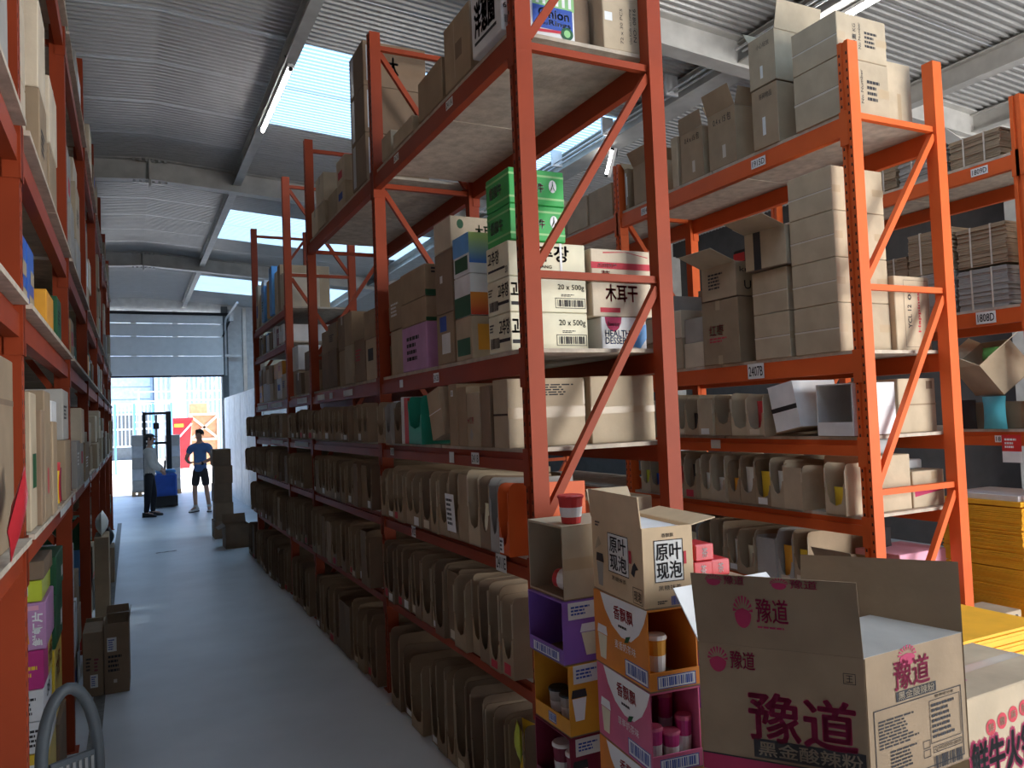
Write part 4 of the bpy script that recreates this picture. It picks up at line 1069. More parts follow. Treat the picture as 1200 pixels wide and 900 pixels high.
fgflap(2, 80, .205, 'kraft', (.0, -.0))
fgflap(1, 172, .21, 'grey_board', (.02, .02), label='pale flap folded inwards over the top')  # skylight glare on brown board, put into a paler colour
fgflap(3, 48, .18, 'white_board', (.03, .01), label='pale inside of the side flap')  # lit brown flap, its brightness painted as white board

# -- second foreground carton, lower right
xa, ya = 2.46, 1.72
prG = [text('-y', '鲜牛火锅', -.02, .52, .80, .78, 'ink', .06, 3), rect('-y', .0, .42, .9, .80, 'crimson', 1)]
prG = []
for k, ch in enumerate('鲜嫩麻辣香'):
    prG += [('printed_panel', '-y', 'disc', .16 + .105 * k, .66 + .02 * k, .25 + .105 * k, .79 + .02 * k, 'red_ink', None, 2), text('-y', ch, .18 + .105 * k, .69 + .02 * k, .23 + .105 * k, .76 + .02 * k, 'kraft_light', .02, 3)]
prG += [text('-y', '鲜牛火锅', .02, .34, .62, .64, 'ink', .06, 3), text('-y', '鲜牛火锅', .01, .33, .63, .65, 'crimson', .16, 2), rect('-y', 0, 0, 1, .28, 'magenta', 1), rect('top', .06, .30, .30, .55, 'magenta', 1)]
carton('brown hotpot carton with black and red lettering, lower right corner beside the large carton', (.62, .36, .42), (xa + .31, ya + .18, .48), rad(2), 'kraft_light', None, prints=prG, tape='clear_tape')
carton('plain carton on the floor under the hotpot carton', (.6, .36, .478), (xa + .31, ya + .18, 0), rad(2), 'kraft', None)

# ================================================================ CUT-OPEN BINS
EDGE_OF = {'kraft': 'kraft_light', 'kraft_dark': 'kraft', 'kraft_light': 'kraft_pale'}
def bin_mesh(wd, h, D, lip, style, rnd, mt):
    """open-fronted cardboard bin, front at x=0 opening to -x, depth along +x, width along y from 0"""
    t = .004; m = MB(); r = rnd.uniform(.018, .045)
    h1, h2 = h + rnd.uniform(-.012, .004), h + rnd.uniform(-.012, .004)
    for y0, hh in ((0, h1), (wd - t, h2)):
        cut = rnd.uniform(0, .012)
        p = [(0, 0), (D, 0), (D, hh - rnd.uniform(0, .05)), (cut + r, hh)] + [(cut + r - r * math.sin(a), hh - r + r * math.cos(a)) for a in (rad(30), rad(60), rad(90))] + [(0, lip + .12)]
        m.prism([(x, y0, z) for x, z in p], (0, t, 0), mt)
    m.box(0, D, t, wd - t, 0, t, mt)
    m.box(D - t, D, t, wd - t, t, h * .9, mt)
    s = min(.018, wd * .18)
    q1, q2 = max(lip + .08, h * rnd.uniform(.25, .75)), max(lip + .08, h * rnd.uniform(.25, .6))
    lf = [(t, 0), (wd - t, 0), (wd - t, q1), (wd - t - s * .7, q1 * .96), (wd - t - s * .8, lip + .06), (wd - t - s * 1.7, lip + .012), (wd / 2, lip - .006), (t + s * 1.6, lip + .010), (t + s * .8, lip + .055), (t + s * .7, q2 * .97), (t, q2)]
    if rnd.random() < .10: lf = [(t, 0), (wd - t, 0), (wd - t, h - .02), (t, h - .02)]
    m.prism([(0, y, z) for y, z in lf], (t, 0, 0), mt)
    for y0, hh in ((0, h1), (wd - t, h2)):       # bare fluted edge of the board
        m.box(-.0015, .004, y0 - .0008, y0 + t + .0008, lip + .10, hh - r * 1.1, EDGE_OF.get(mt, mt))
    return m
def packet(loc, rz, wd, ht, th, mt, label, group=None, tilt=0.0, cat='packet', tx=0.0):
    """a filled sachet: pillow with crimped ends"""
    m = MB(); nu, nv = 6, 7; rr = random.Random(int(loc[0] * 1e4) ^ int(loc[1] * 1e4))
    for sgn in (1, -1):
        vs, fs = [], []
        for j in range(nv + 1):
            for i in range(nu + 1):
                u, v = i / nu, j / nv
                b = max(0, math.sin(math.pi * u)) ** .6 * max(0, math.sin(math.pi * min(1, max(0, (v - .06) / .88)))) ** .5
                vs.append((wd * (u - .5) * (1 - .08 * math.sin(math.pi * v)), sgn * (th / 2 * b + .001) + rr.uniform(-.002, .002) * b, ht * v))
        for j in range(nv):
            for i in range(nu):
                q = (j * (nu + 1) + i, j * (nu + 1) + i + 1, (j + 1) * (nu + 1) + i + 1, (j + 1) * (nu + 1) + i)
                fs.append(q if sgn < 0 else q[::-1])
        m.add(vs, fs, mt)
    o = m.build('snack_packet', loc=loc, smooth=True); o.rotation_euler = (tilt, tx, rz)
    return tag(o, label, cat, group)
def bin_row(y0, y1, zf, xf, D, hr, wr, where, group, rnd, mats=('kraft',), skip=(), start=1, goods=0.3):
    GOODS = ('packet_red', 'packet_white', 'packet_white', 'packet_yellow', 'black', 'lime', 'blue', 'pink', 'amber', 'cream')
    y = y0; k = start
    while y < y1:
        wd = rnd.uniform(*wr)
        for a, b in skip:
            if y < b and y + wd > a: y = b; break
        if y + wd > y1: break
        h = rnd.uniform(*hr); mt = rnd.choice(mats)
        lip = rnd.uniform(.045, .095)
        m = bin_mesh(wd - .004, h, D * rnd.uniform(.93, 1.0), lip, rnd.randrange(2), rnd, mt)
        cn = {'kraft': 'brown', 'kraft_dark': 'dark brown', 'kraft_light': 'light brown', 'kraft_pale': 'pale', 'white_board': 'white', 'grey_board': 'grey', 'teal': 'green'}[mt]
        o = m.build('storage_bin', loc=(xf + rnd.uniform(-.025, .02), y, zf + .001))
        tag(o, f'{cn} cut-open bin, {ordn(k)} from near end, {where}', 'bin', group)
        if rnd.random() < .45:
            lm = MB(); f = Face((-.0006, wd * .8, .012), (0, -1, 0), (0, 0, 1), (-1, 0, 0), wd * .55, min(.05, lip * .7))
            put(lm, f, 'rect', 0, 0, 1, 1, rnd.choice(('paper', 'paper', 'kraft_pale', 'red_ink')), layer=1)
            lm.build('paper_label', parent=o)
        if goods and rnd.random() < goods and wd > .1:
            gm = rnd.choice(GOODS); gw = min(wd - .035, .12)
            gn = {'packet_red': 'red', 'packet_white': 'white', 'packet_yellow': 'yellow', 'black': 'black', 'lime': 'lime green', 'blue': 'blue', 'pink': 'pink', 'amber': 'amber', 'cream': 'cream'}[gm]
            ph = rnd.uniform(.14, .24)
            if (where, k) not in SKIP.get('goods', ()):
                FIDS[packet((xf + .06, y + wd / 2 - .002, zf + .0065), rad(90), gw, ph, .035, gm, f'{gn} packet in the {ordn(k)} bin from near end, {where}', None, 0).name] = ('goods', where, k)
        y += wd; k += 1
    return k
rb = random.Random(21)
posts = [(f - .09, f + .09) for f in MF[1:]]
BM = ('kraft', 'kraft', 'kraft_dark')
# floor row, second row, third row of the middle rack
bin_row(3.345, 4.5, 0, 1.55, .62, (.47, .53), (.12, .17), 'floor row of the middle rack', 'bins on the floor row', rb, BM, posts)
bin_row(4.52, 12.4, 0, 1.55, .62, (.42, .52), (.13, .24), 'floor row of the middle rack', 'bins on the floor row', rb, ('kraft', 'kraft_dark', 'kraft_dark'), [(f - .09, f + .09) for f in MF[1:]], start=11)
bin_row(3.22, 12.0, MZ['l2'], 1.535, .70, (.36, .42), (.105, .17), 'knee-high shelf of the middle rack', 'bins on the knee-high shelf', rb, BM, [(f - .09, f + .09) for f in MF[1:]])
bin_row(3.96, 12.2, MZ['l3'], 1.535, .72, (.315, .345), (.105, .165), 'chest-high shelf of the middle rack', 'bins on the chest-high shelf', rb, BM, [(f - .09, f + .09) for f in MF[1:]], start=8)
# near end of the chest-high shelf: single pieces
yy = 3.215
for k, (wd, h, mt, lb) in enumerate(((.11, .34, 'orange', 'bright orange cut-open bin, first from the near end, chest-high shelf of the middle rack'), (.10, .35, 'grey_board', 'grey cut-open bin beside the bright orange bin, chest-high shelf'), (.12, .36, 'kraft_dark', 'brown bin holding a white bag, chest-high shelf of the middle rack'), (.15, .375, 'kraft_light', 'light brown bin left of the white bag, chest-high shelf'),
                                     (.12, .37, 'kraft', 'brown bin, fifth from the near end, chest-high shelf of the middle rack'), (.14, .36, 'kraft', 'brown bin, sixth from the near end, with a white paper sheet, chest-high shelf'))):
    o = bin_mesh(wd - .004, h, .41, .05 if k == 0 else .09, 0, rb, mt).build('storage_bin', loc=(1.535, yy, MZ['l3'] + .001)); tag(o, lb, 'bin', 'bins on the chest-high shelf')
    if k == 0:
        f = Face((-.0006, wd * .95, .01), (0, -1, 0), (0, 0, 1), (-1, 0, 0), wd * .4, .07); lm = MB(); put(lm, f, 'rect', 0, 0, 1, 1, 'paper'); put(lm, f, 'lines', .1, .1, .9, .9, 'ink', 3, 2); lm.build('paper_label', parent=o)
    if k == 2: packet((1.56, yy + .058, MZ['l3'] + .02), rad(90), .088, .20, .04, 'cream', 'cream white plastic bag in a bin on the chest-high shelf', None, 0)
    if k == 5:
        lm = MB(); f = Face((-.012, wd, .04), (0, -1, 0), (-.05, 0, 1), (-1, 0, 0), wd * .9, .20); put(lm, f, 'rect', 0, 0, 1, 1, 'white', layer=1); put(lm, f, 'lines', .1, .15, .9, .9, 'ink', 6, 2); lm.build('paper_sheet', parent=o)
    yy += wd
# near end of the floor row: last bins stand across, yellow noodle packets
o = bin_mesh(.15, .50, .5, .04, 0, rb, 'kraft_dark').build('storage_bin', loc=(1.55, 3.185, .001)); tag(o, 'dark brown cut-open bin at the very near end of the floor row, holding yellow packets', 'bin', 'bins on the floor row')
for k, (dx, dy, dz, a, ti, mt) in enumerate(((.05, .07, .175, 80, .2, 'packet_yellow'), (.085, .075, .335, 100, -.1, 'packet_yellow'), (.025, .075, .335, 70, .1, 'lime'), (.06, .075, .02, 95, .1, 'amber'))):
    packet((1.55 + dx - .01, 3.185 + dy, dz + .006), rad(a), .12, .15, .04, mt, f'yellow noodle packet in the near floor bin, {ordn(k + 1)} from the bottom' if k < 3 else 'brown and yellow noodle packet lowest in the near floor bin', 'yellow noodle packets', 0)

# ================================================================ CARTONS ON THE MIDDLE RACK
def stack_px(label, Xf, deck, pxR, pxL, ym, ytops, depth, mts, where=None, group=None, gap=.004, y1max=None, **kw):
    """a stack whose aisle face runs from pxL to pxR in the photograph; ytops: pixel heights of the layers at the near corner, lowest first"""
    Y0, Y1 = on_x(pxR, ym, Xf).y, on_x(pxL, ym, Xf).y - gap
    if y1max: Y1 = min(Y1, y1max)
    z = deck + .001; out = []
    for i, yt in enumerate(ytops):
        zt = on_x(pxR, yt, Xf).z
        lb = label[i] if isinstance(label, (list, tuple)) else f'{label}, {ordn(i + 1)} from the bottom'
        k2 = {a: (b[i] if isinstance(b, list) else b) for a, b in kw.items()}
        out.append(carton(lb, (depth, Y1 - Y0, zt - z - .003), (Xf + depth / 2, (Y0 + Y1) / 2, z), 0, mts[i] if isinstance(mts, (list, tuple)) else mts, group, **k2))
        z = zt
    return out, Y0, Y1, z
BF = 1.612
# gochujang cartons and the green cartons on them, storage shelf
d5 = MZ['l5']
gp = [text('-y', '20 x 500g', .62, .62, .97, .82, 'ink', .012), ('barcode', '-y', 'frame', .58, .12, .98, .42, 'ink', .003, 2), bars('-y', .61, .17, .95, .37, 'ink'), lines('-y', .66, .46, .86, .54, 2),
      text('-y', '고추장', .02, .40, .30, .85, 'ink', .05), rect('-y', .02, .18, .40, .28, 'ink', 2), text('-x', '고추장', .50, .45, .97, .85, 'ink', .04), rect('-x', .5, .25, .98, .34, 'ink', 2), bars('-x', .08, .12, .5, .40, 'ink'), lines('-x', .06, .55, .3, .8, 3)]
gp3 = [text('-y', '고추장', .17, .45, .78, .92, 'ink', .05), text('-y', 'GOCHUJANG', .17, .22, .55, .34, 'ink', .03), rect('-y', .17, .02, .97, .14, 'ink', 2), text('-y', 'HOT PEPPER PASTE', .2, .04, .9, .12, 'white', .01, 3), text('-x', '고추장', .08, .45, .6, .85, 'ink', .04), rect('-x', .08, .25, .85, .32, 'ink', 2), text('-x', '20', .86, .1, .97, .3, 'ink', .02),
       ('strap', '-y', 'rect', .66, 0, .69, 1, 'white', None, 3)]
gl = ['cream chilli paste carton with barcode, lowest of three at the near end', 'cream chilli paste carton with barcode, middle of three at the near end', 'cream chilli paste carton with large black Korean lettering, topmost of three']
st, Y0, Y1, zt = stack_px(gl, BF, d5, 599, 573, 400, [364, 321, 278], .425, 'cream', None, 'chilli paste cartons', prints=[gp, gp, gp3])
gr = [rect('-y', 0, .30, 1, .62, 'white', 1), rect('-y', 0, .34, 1, .58, 'light_green', 2), text('-y', '삼양라면', .18, .34, .58, .60, 'red_ink', .05, 3), ('logo', '-y', 'disc', .72, .45, .84, .85, 'white', None, 3), rect('-y', .1, .10, .9, .16, 'light_green', 2), text('-x', '라면', .15, .35, .6, .75, 'white', .05)]
gr = [rect('-y', 0, .80, 1, .86, 'light_green', 1), rect('-y', 0, .16, 1, .22, 'light_green', 1), text('-y', '香辣牛', .30, .36, .62, .62, 'white', .07, 2), text('-y', '香辣牛', .30, .36, .62, .62, 'red_ink', .02, 3), ('logo', '-y', 'disc', .72, .38, .86, .74, 'white', None, 2), text('-y', '人', .745, .42, .835, .70, 'green', .02, 3), text('-x', '香辣牛', .15, .35, .7, .7, 'white', .04), rect('-x', 0, .80, 1, .86, 'light_green', 1), rect('-x', 0, .16, 1, .22, 'light_green', 1)]
for k in range(2):
    carton(f'green noodle carton on the chilli paste cartons, {("lower", "upper")[k]} one', (.30, .262, .172), (BF + .165, (Y0 + Y1) / 2, zt + .001 + k * .175), 0, 'green', 'green noodle cartons', prints=gr)
# behind them on the same shelf: red-striped and dessert cartons
carton('white dessert carton with blue lettering at the near end behind the chilli paste cartons', (.27, .30, .165), (2.235, 3.40, d5 + .001), 0, 'white_board', None,
       prints=[('logo', '-y', 'poly', .08, .55, .45, .995, 'crimson', [(0, 1), (.04, .6), (.18, .25), (.36, .05), (.5, 0), (.64, .05), (.82, .25), (.96, .6), (1, 1)], 1), text('-y', 'HEALTHY', .08, .40, .72, .60, 'blue_ink', .03), text('-y', 'DESSERT', .08, .18, .62, .38, 'blue_ink', .03), text('-y', 'Sweet', .14, .72, .40, .86, 'white', .02, 3), poly('-y', .62, .05, 1.0, .8, 'sky_blue', [(0, .1), (.6, 0), (1, .4), (1, 1), (.5, .8)], 1)])
zz = d5 + .168
for k, (hh, lb) in enumerate(((.17, 'lower'), (.165, 'upper'))):
    carton(f'pale carton with red lettering and a red stripe, {lb} one, on the dessert carton', (.36, .30, hh), (2.235, 3.40, zz + k * .173), 0, 'kraft_pale', 'red striped cartons',
           prints=([text('-y', '木耳干', .22, .45, .75, .95, 'red_ink', .04), rect('-y', .12, .12, .45, .26, 'red_ink')] if k == 0 else [rect('-y', 0, .40, 1, .60, 'red_ink'), text('-y', '古田特产', .1, .44, .42, .56, 'white', .02, 3), text('-y', '菌', .16, .1, .3, .34, 'red_ink', .03), poly('-y', .2, .75, .95, .95, 'red_ink', [(0, .6), (.5, .9), (1, .2), (1, .35), (.5, 1), (0, .8)])]))
# stacks further along the storage shelf
rs = random.Random(5)
st, a0, a1, zt = stack_px(['carton with a mushroom picture, below the rainbow cartons', 'rainbow carton fading orange to red, lower of two', 'rainbow carton fading blue to green, upper of two'], BF, d5, 553, 534, 395, [368, 318, 268], .36, ['kraft_light', 'white_board', 'white_board'], None, None,
         prints=[[rect('-y', .1, .2, .5, .8, 'amber'), rect('-y', .6, .2, .95, .8, 'maroon'), rect('-x', .1, .1, .9, .5, 'dark_green')], [rect('-y', 0, 0, 1, .55, 'grad_red'), text('-y', '红火', .35, .66, .6, .86, 'red_ink', .02), rect('-x', 0, 0, 1, .5, 'dark_green')], [rect('-y', 0, .25, 1, 1, 'grad_blue'), rect('-x', .1, .1, .9, .45, 'dark_green'), rect('-x', 0, .5, 1, 1, 'sky_blue')]])
st, b0, b1, zt = stack_px(['brown carton with a white label, bottom of the stack beside the rainbow cartons', 'tall brown carton, middle of the stack beside the rainbow cartons', 'pale carton with green lettering, top of the stack beside the rainbow cartons'], BF, d5, 532, 512, 395, [363, 287, 248], .40, ['kraft', 'kraft_dark', 'kraft_pale'], None, None, y1max=None,
         prints=[[('paper_label', '-x', 'rect', .3, .2, .8, .6, 'paper'), rect('-x', .2, .65, .6, .95, 'blue_ink')], [rect('-x', .3, .5, .45, .62, 'paper')], [text('-y', '木耳', .38, .3, .62, .75, 'dark_green', .03), ('logo', '-y', 'disc', .1, .6, .2, .9, 'dark_green')]])
st, c0_, c1, zt = stack_px(['small purple-brown carton low in the stack left of the label carton', 'brown carton in the stack left of the label carton, second up', 'brown carton with dark printing in the stack left of the label carton, topmost'], BF, d5, 500, 471, 395, [375, 345, 306], .42, ['lilac', 'kraft', 'kraft'], None, None,
         prints=[[lines('-x', .2, .2, .8, .8, 4)], [lines('-y', .2, .55, .5, .8, 2), rect('-y', 0, 0, 1, .15, 'dark_green')], [lines('-y', .1, .7, .6, .92, 2), rect('-y', 0, 0, .9, .2, 'dark_green'), ('stamp', '-y', 'disc', .78, .3, .98, .55, 'dark_green')]])
FILLS = []
def fill(Xf, deck, y0, y1, hmax, wr, hr, dr_, where, group, rnd, mts, skip=(), sgn=1, over=(-.02, .03), prn=.35, top=None, nm='carton', start=1):
    """stacks of sealed cartons side by side along a shelf, from y0 to y1"""
    y, k, kk = y0, start, start - 1
    fid = len(FILLS); FILLS.append(where)
    while True:
        wd = rnd.uniform(*wr)
        for a, b in skip:
            if y < b and y + wd > a: y = b
        if y + wd > y1: break
        hm = hmax(y) if callable(hmax) else rnd.uniform(*hmax)
        z, i = deck + .001, 0; dp = rnd.uniform(*dr_); ov = rnd.uniform(*over)
        items = []
        while True:
            h = rnd.uniform(*hr)
            if z + h > deck + hm and i: break
            if z + h > deck + hm: h = max(.12, hm)
            items.append((z, h)); z += h + .002; i += 1
            if i > 8: break
        keep = len(items) - SKIP.get(fid, {}).get(k, 0)
        if keep: kk += 1
        for i, (zb, h) in enumerate(items):
            mt = rnd.choice(mts); cn = {'kraft': 'brown', 'kraft_dark': 'dark brown', 'kraft_light': 'light brown', 'kraft_pale': 'beige', 'white_board': 'white', 'grey_board': 'grey', 'cream': 'cream', 'blue': 'blue', 'green': 'green', 'amber': 'yellow', 'dark_green': 'dark green', 'red': 'red', 'lilac': 'lilac', 'maroon': 'maroon', 'sky_blue': 'blue', 'magenta': 'magenta'}[mt]
            pos = 'only' if keep <= 1 else 'bottom' if i == 0 else 'top' if i == keep - 1 else f'{ordn(i + 1)} layer'
            if pos == 'only': lb = f'{cn} carton alone, {ordn(kk)} from near end, {where}'
            elif 'layer' in pos: lb = f'{cn} carton, {pos} of {ordn(kk)} stack from near end, {where}'
            else: lb = f'{cn} carton, {pos} of {ordn(kk)} stack from near end, {where}'
            x = Xf + sgn * (ov + dp / 2)
            pr = []
            fc = '-x' if sgn > 0 else '+x'
            if rnd.random() < prn:
                q = rnd.random(); v = rnd.uniform(.2, .5)
                ik = rnd.choice(('ink', 'ink', 'red_ink', 'blue_ink', 'paper', 'dark_green'))
                if q < .35: pr = [rect(fc, .2, v, .7, v + .3, ik)]
                elif q < .7: pr = [lines(fc, .15, v, .75, v + .3, 4, ik)]
                else: pr = [rect('-y', .2, v, .6, v + .25, ik), lines('-y', .65, .3, .9, .6, 3, 'ink')]
            xx = x + rnd.uniform(-.012, .012); tp = ('tape' if rnd.random() < .4 else 'clear_tape') if rnd.random() < .35 and i == len(items) - 1 and not pr else None
            if i >= keep: continue
            oo = carton(lb, (dp, wd - .006, h), (xx, y + wd / 2, zb), 0, mt, group, prints=pr, tape=tp, name=nm)
            FIDS[oo.name] = ('fill', fid, k, i)
        y += wd + rnd.uniform(.002, .02); k += 1
    return k
MPOST = [(f - .09, f + .09) for f in MF]
BRN = ('kraft', 'kraft', 'kraft_dark', 'kraft_light', 'kraft')
K = fill(BF, d5, c1 + .01, 7.6, (.5, .78), (.24, .36), (.20, .34), (.45, .6), 'storage shelf, middle rack', 'storage shelf cartons', rs, BRN + ('kraft_pale', 'grey_board'), MPOST, 1, start=4)
K = fill(BF, d5, 7.85, 11.5, (.42, .60), (.24, .36), (.18, .30), (.45, .6), 'storage shelf, middle rack', 'storage shelf cartons', rs, BRN + ('kraft_pale', 'amber', 'white_board'), MPOST, 1, start=K)
# far bay upper shelves
carton('large brown carton bridging the far stacks behind the second upright', (.5, .55, .34), (2.0, 8.4, d5 + .66), 0, 'kraft', None, prints=[text('-y', '↑↑', .1, .3, .3, .6, 'ink', 0)]) if False else None
fill(BF, 2.85, 9.2, 11.5, (.2, .26), (.18, .30), (.2, .26), (.4, .6), 'far bay small shelf, middle rack', 'far bay cartons', rs, ('kraft', 'sky_blue', 'white_board', 'kraft_dark', 'maroon'), MPOST, 1)
fill(BF, 3.25, 9.2, 11.5, (.62, .80), (.14, .24), (.35, .6), (.4, .6), 'far bay highest shelf, middle rack', 'far bay top cartons', rs, ('kraft', 'sky_blue', 'white_board', 'kraft_pale', 'amber'), MPOST, 1, start=2)
for k, (zb, hh, m_, lb) in enumerate(((3.251, .36, 'green', 'green carton under the yellow carton, nearest on the far bay highest shelf'), (3.614, .24, 'amber', 'yellow carton on the green carton, nearest on the far bay highest shelf'), (3.857, .17, 'carton_orange', 'orange carton on the yellow carton, far bay highest shelf'))):
    pass

# top deck
d6 = MZ['l6']
op = [rect('-y', .42, .37, 1.0, .62, 'light_green', 1), rect('-y', .42, .115, .97, .38, 'blue_ink', 2), text('-y', 'Onion', .50, .245, .92, .355, 'white', .05, 3), text('-y', 'Rings', .64, .145, .94, .225, 'white', .05, 3), text('-y', 'Natural', .50, .16, .62, .19, 'white', .02, 3), poly('-y', .44, .06, .93, .125, 'red_ink', [(0, 0), (1, .5), (1, 1), (0, .55)], 4), ('logo', '-y', 'disc', .80, .02, .97, .17, 'dark_green', None, 5), ('logo', '-y', 'disc', .84, .05, .93, .14, 'light_green', None, 6),
      text('-y', '60g', .03, .24, .18, .32, 'ink', .04), bars('-y', .04, .09, .18, .18, 'ink'), text('-x', '洋葱圈', .12, .20, .8, .62, 'ink', .05), rect('-x', .1, .12, .85, .16, 'ink')]
op += [rect('-y', .47 + .09 * k, .40, .51 + .09 * k, .62, 'white', 2) for k in range(6)]
carton('white onion ring snack carton with blue panel and green stripes on the top deck', (.40, .34, .42), (1.585 + .20, 3.19 + .175, d6 + .001), 0, 'white_board', None, prints=op)
carton('brown carton standing behind the onion ring carton, top deck of the middle rack', (.10, .3, .30), (2.06, 3.40, d6 + .001), 0, 'kraft_dark', None)
carton('beige carton with handling symbols at the rear corner of the top deck', (.28, .32, .36), (2.275, 3.33, d6 + .001), 0, 'kraft_light', None,
       prints=[('handling_mark', '-y', 'frame', .80, .42, .96, .62, 'ink', .003, 2), text('-y', '↑↑', .82, .45, .94, .6, 'ink', .02), ('handling_mark', '-y', 'frame', .80, .22, .96, .40, 'ink', .003, 2), text('-y', '☂', .83, .24, .93, .38, 'ink', .01), ('handling_mark', '-y', 'frame', .80, .04, .96, .20, 'ink', .003, 2), text('-y', '♢', .83, .06, .93, .18, 'ink', .01),
               ('small_print', '-y', 'vtext', .55, .12, .62, .62, 'ink', 'Use Knife on cutting', 2), ('small_print', '-y', 'vtext', .64, .16, .71, .64, 'ink', 'NO: 0816', 2), ('small_print', '-y', 'vtext', .36, .1, .42, .6, 'ink', '72 x 30 PCS', 2), ('paper_label', '-y', 'rect', .04, .40, .2, .52, 'paper')])
carton('narrow beige carton on top of the handling symbol carton', (.27, .30, .10), (2.275, 3.33, d6 + .363), 0, 'kraft_pale', None)
stack_px(['brown carton with a seam, second from the near end of the top deck', ], BF, d6, 551, 520, 60, [-4], .5, 'kraft', None, None, prints=[[rect('-x', .40, .1, .42, .95, 'tape'), rect('-x', .45, .35, .7, .6, 'kraft_dark')]])
stack_px(['brown carton with upright ridges, third from the near end of the top deck'], BF, d6, 518, 489, 110, [63], .5, 'kraft', None, None)
stack_px(['lower brown carton with white tape end, fourth on the top deck'], BF, d6, 483, 460, 150, [133], .45, 'kraft_light', None, None, prints=[[('paper_label', '-y', 'rect', .2, .5, .5, .9, 'paper')]])
stack_px(['light brown carton beside the tall wrapped stack, top deck'], BF, d6, 458, 447, 170, [150], .45, 'kraft_light', None, None, prints=[[('paper_label', '-y', 'rect', .2, .5, .5, .9, 'paper')]])
Y0, Y1 = on_x(429, 200, BF).y, on_x(413, 205, BF).y
Y0 = max(Y0, 5.52); Y1 = max(Y1, Y0 + .36)
z = d6 + .001
for k, hh in enumerate((.36, .36, .34)):
    carton(f'film wrapped brown carton, {ordn(k + 1)} from bottom by the second upright, top deck', (.5, Y1 - Y0, hh), (BF + .25, (Y0 + Y1) / 2, z), 0, 'kraft_dark', 'film wrapped cartons',
           prints=[('wrap', '-x', 'rect', .1, .05, .3, .95, 'wrap'), ('wrap', '-y', 'rect', .05, .1, .25, .9, 'wrap')] + ([text('-y', '大', .4, .3, .55, .7, 'ink', .05)] if k == 2 else [])); z += hh + .003
rt_ = random.Random(8)
fill(BF, d6, Y1 + .3, 7.70, (.34, .50), (.26, .36), (.20, .26), (.4, .55), 'top deck, middle rack', 'far top deck cartons', rt_, ('kraft_light', 'kraft_pale', 'kraft'), [(7.67, 7.9)], 1, prn=.5, start=7)

# eye-level shelf near end of the middle rack
d4 = MZ['l4']
big = [('tape', '-y', 'rect', 0, .42, 1, .58, 'tape'), ('tape', '-x', 'rect', 0, .47, 1, .50, 'hole', None, 1), lines('-y', .30, .74, .95, .92, 5, 'ink'), rect('-y', .97, .6, 1, .95, 'tape')]
carton('large beige carton with brown tape at the near end, eye-level shelf of the middle rack', (.42, .16, .325), (1.575 + .21, 3.345, d4 + .001), 0, 'kraft_light', None, prints=big)
carton('tan carton with brown tape at the rear corner, eye-level shelf of the middle rack', (.38, .30, .33), (2.21, 3.40, d4 + .001), 0, 'kraft_light', None, prints=[('tape', '-y', 'rect', 0, .44, 1, .54, 'tape')])
y = 3.445
for k, (wd, h, mt, lb, pr) in enumerate(((.12, .33, 'kraft_dark', 'dark brown carton beside the taped beige carton, eye-level shelf', []), (.17, .30, 'kraft_light', 'beige carton with small red lettering, eye-level shelf of the middle rack', [text('-x', '★红枣', .05, .42, .55, .55, 'red_ink', .02), ('logo', '-x', 'poly', .2, .1, .5, .35, 'grey_board', [(.5, 0), (1, .5), (.5, 1), (0, .5)], 2)]),
                                         (.13, .34, 'kraft', 'brown carton left of the red lettered carton, eye-level shelf', []), (.12, .36, 'kraft', 'taller brown carton, fifth from the near end, eye-level shelf', [('paper_label', '-x', 'rect', .3, .8, .6, .9, 'white'), text('-x', '38', .36, .82, .54, .88, 'ink', 0, 3)]))):
    carton(lb, (.42, wd - .006, h * .93), (1.565 + .21, y + wd / 2, d4 + .001), 0, mt, 'near cartons on the eye-level shelf', prints=pr); y += wd
o = carton('brown carton tilted towards the aisle beside the green bin, eye-level shelf', (.45, .17, .28), (1.80, 4.20, d4 + .045), 0, 'kraft_light', None, prints=[('strap', '-x', 'rect', 0, .52, 1, .54, 'white', None, 2)]); o.rotation_euler = (rad(-14), 0, rad(4))
y = 4.40
for k, (wd, h, mt, lb) in enumerate(((.24, .30, 'teal', 'green plastic bin on the eye-level shelf of the middle rack'), (.08, .29, 'red', 'narrow red carton right of the brown bins, eye-level shelf'), (.06, .30, 'white_board', 'narrow white carton beside the red one, eye-level shelf'))):
    if k == 0: o = bin_mesh(wd - .004, h, .6, .10, 0, rb, mt).build('storage_bin', loc=(1.55, y, d4 + .001)); tag(o, lb, 'bin')
    else: carton(lb, (.5, wd - .006, h), (1.55 + .25, y + wd / 2, d4 + .001), 0, mt, None)
    y += wd + .004
k4 = bin_row(y + .01, 5.88, d4, 1.545, .70, (.26, .295), (.11, .17), 'eye-level shelf of the middle rack', 'bins on the eye-level shelf', rb, BM + ('grey_board',), [(f - .09, f + .09) for f in MF[1:]], start=9)
bin_row(5.9, 12.3, MZ['l4'], 1.545, .70, (.255, .295), (.12, .22), 'eye-level shelf of the middle rack', 'bins on the eye-level shelf', rb, BM, [(f - .09, f + .09) for f in MF[1:]], start=k4)
# third shelf rear, seen through the rack end
carton('low brown carton at the rear of the chest-high shelf behind the tea carton', (.36, .4, .22), (2.16, 3.42, MZ['l3'] + .001), 0, 'kraft_light', None)

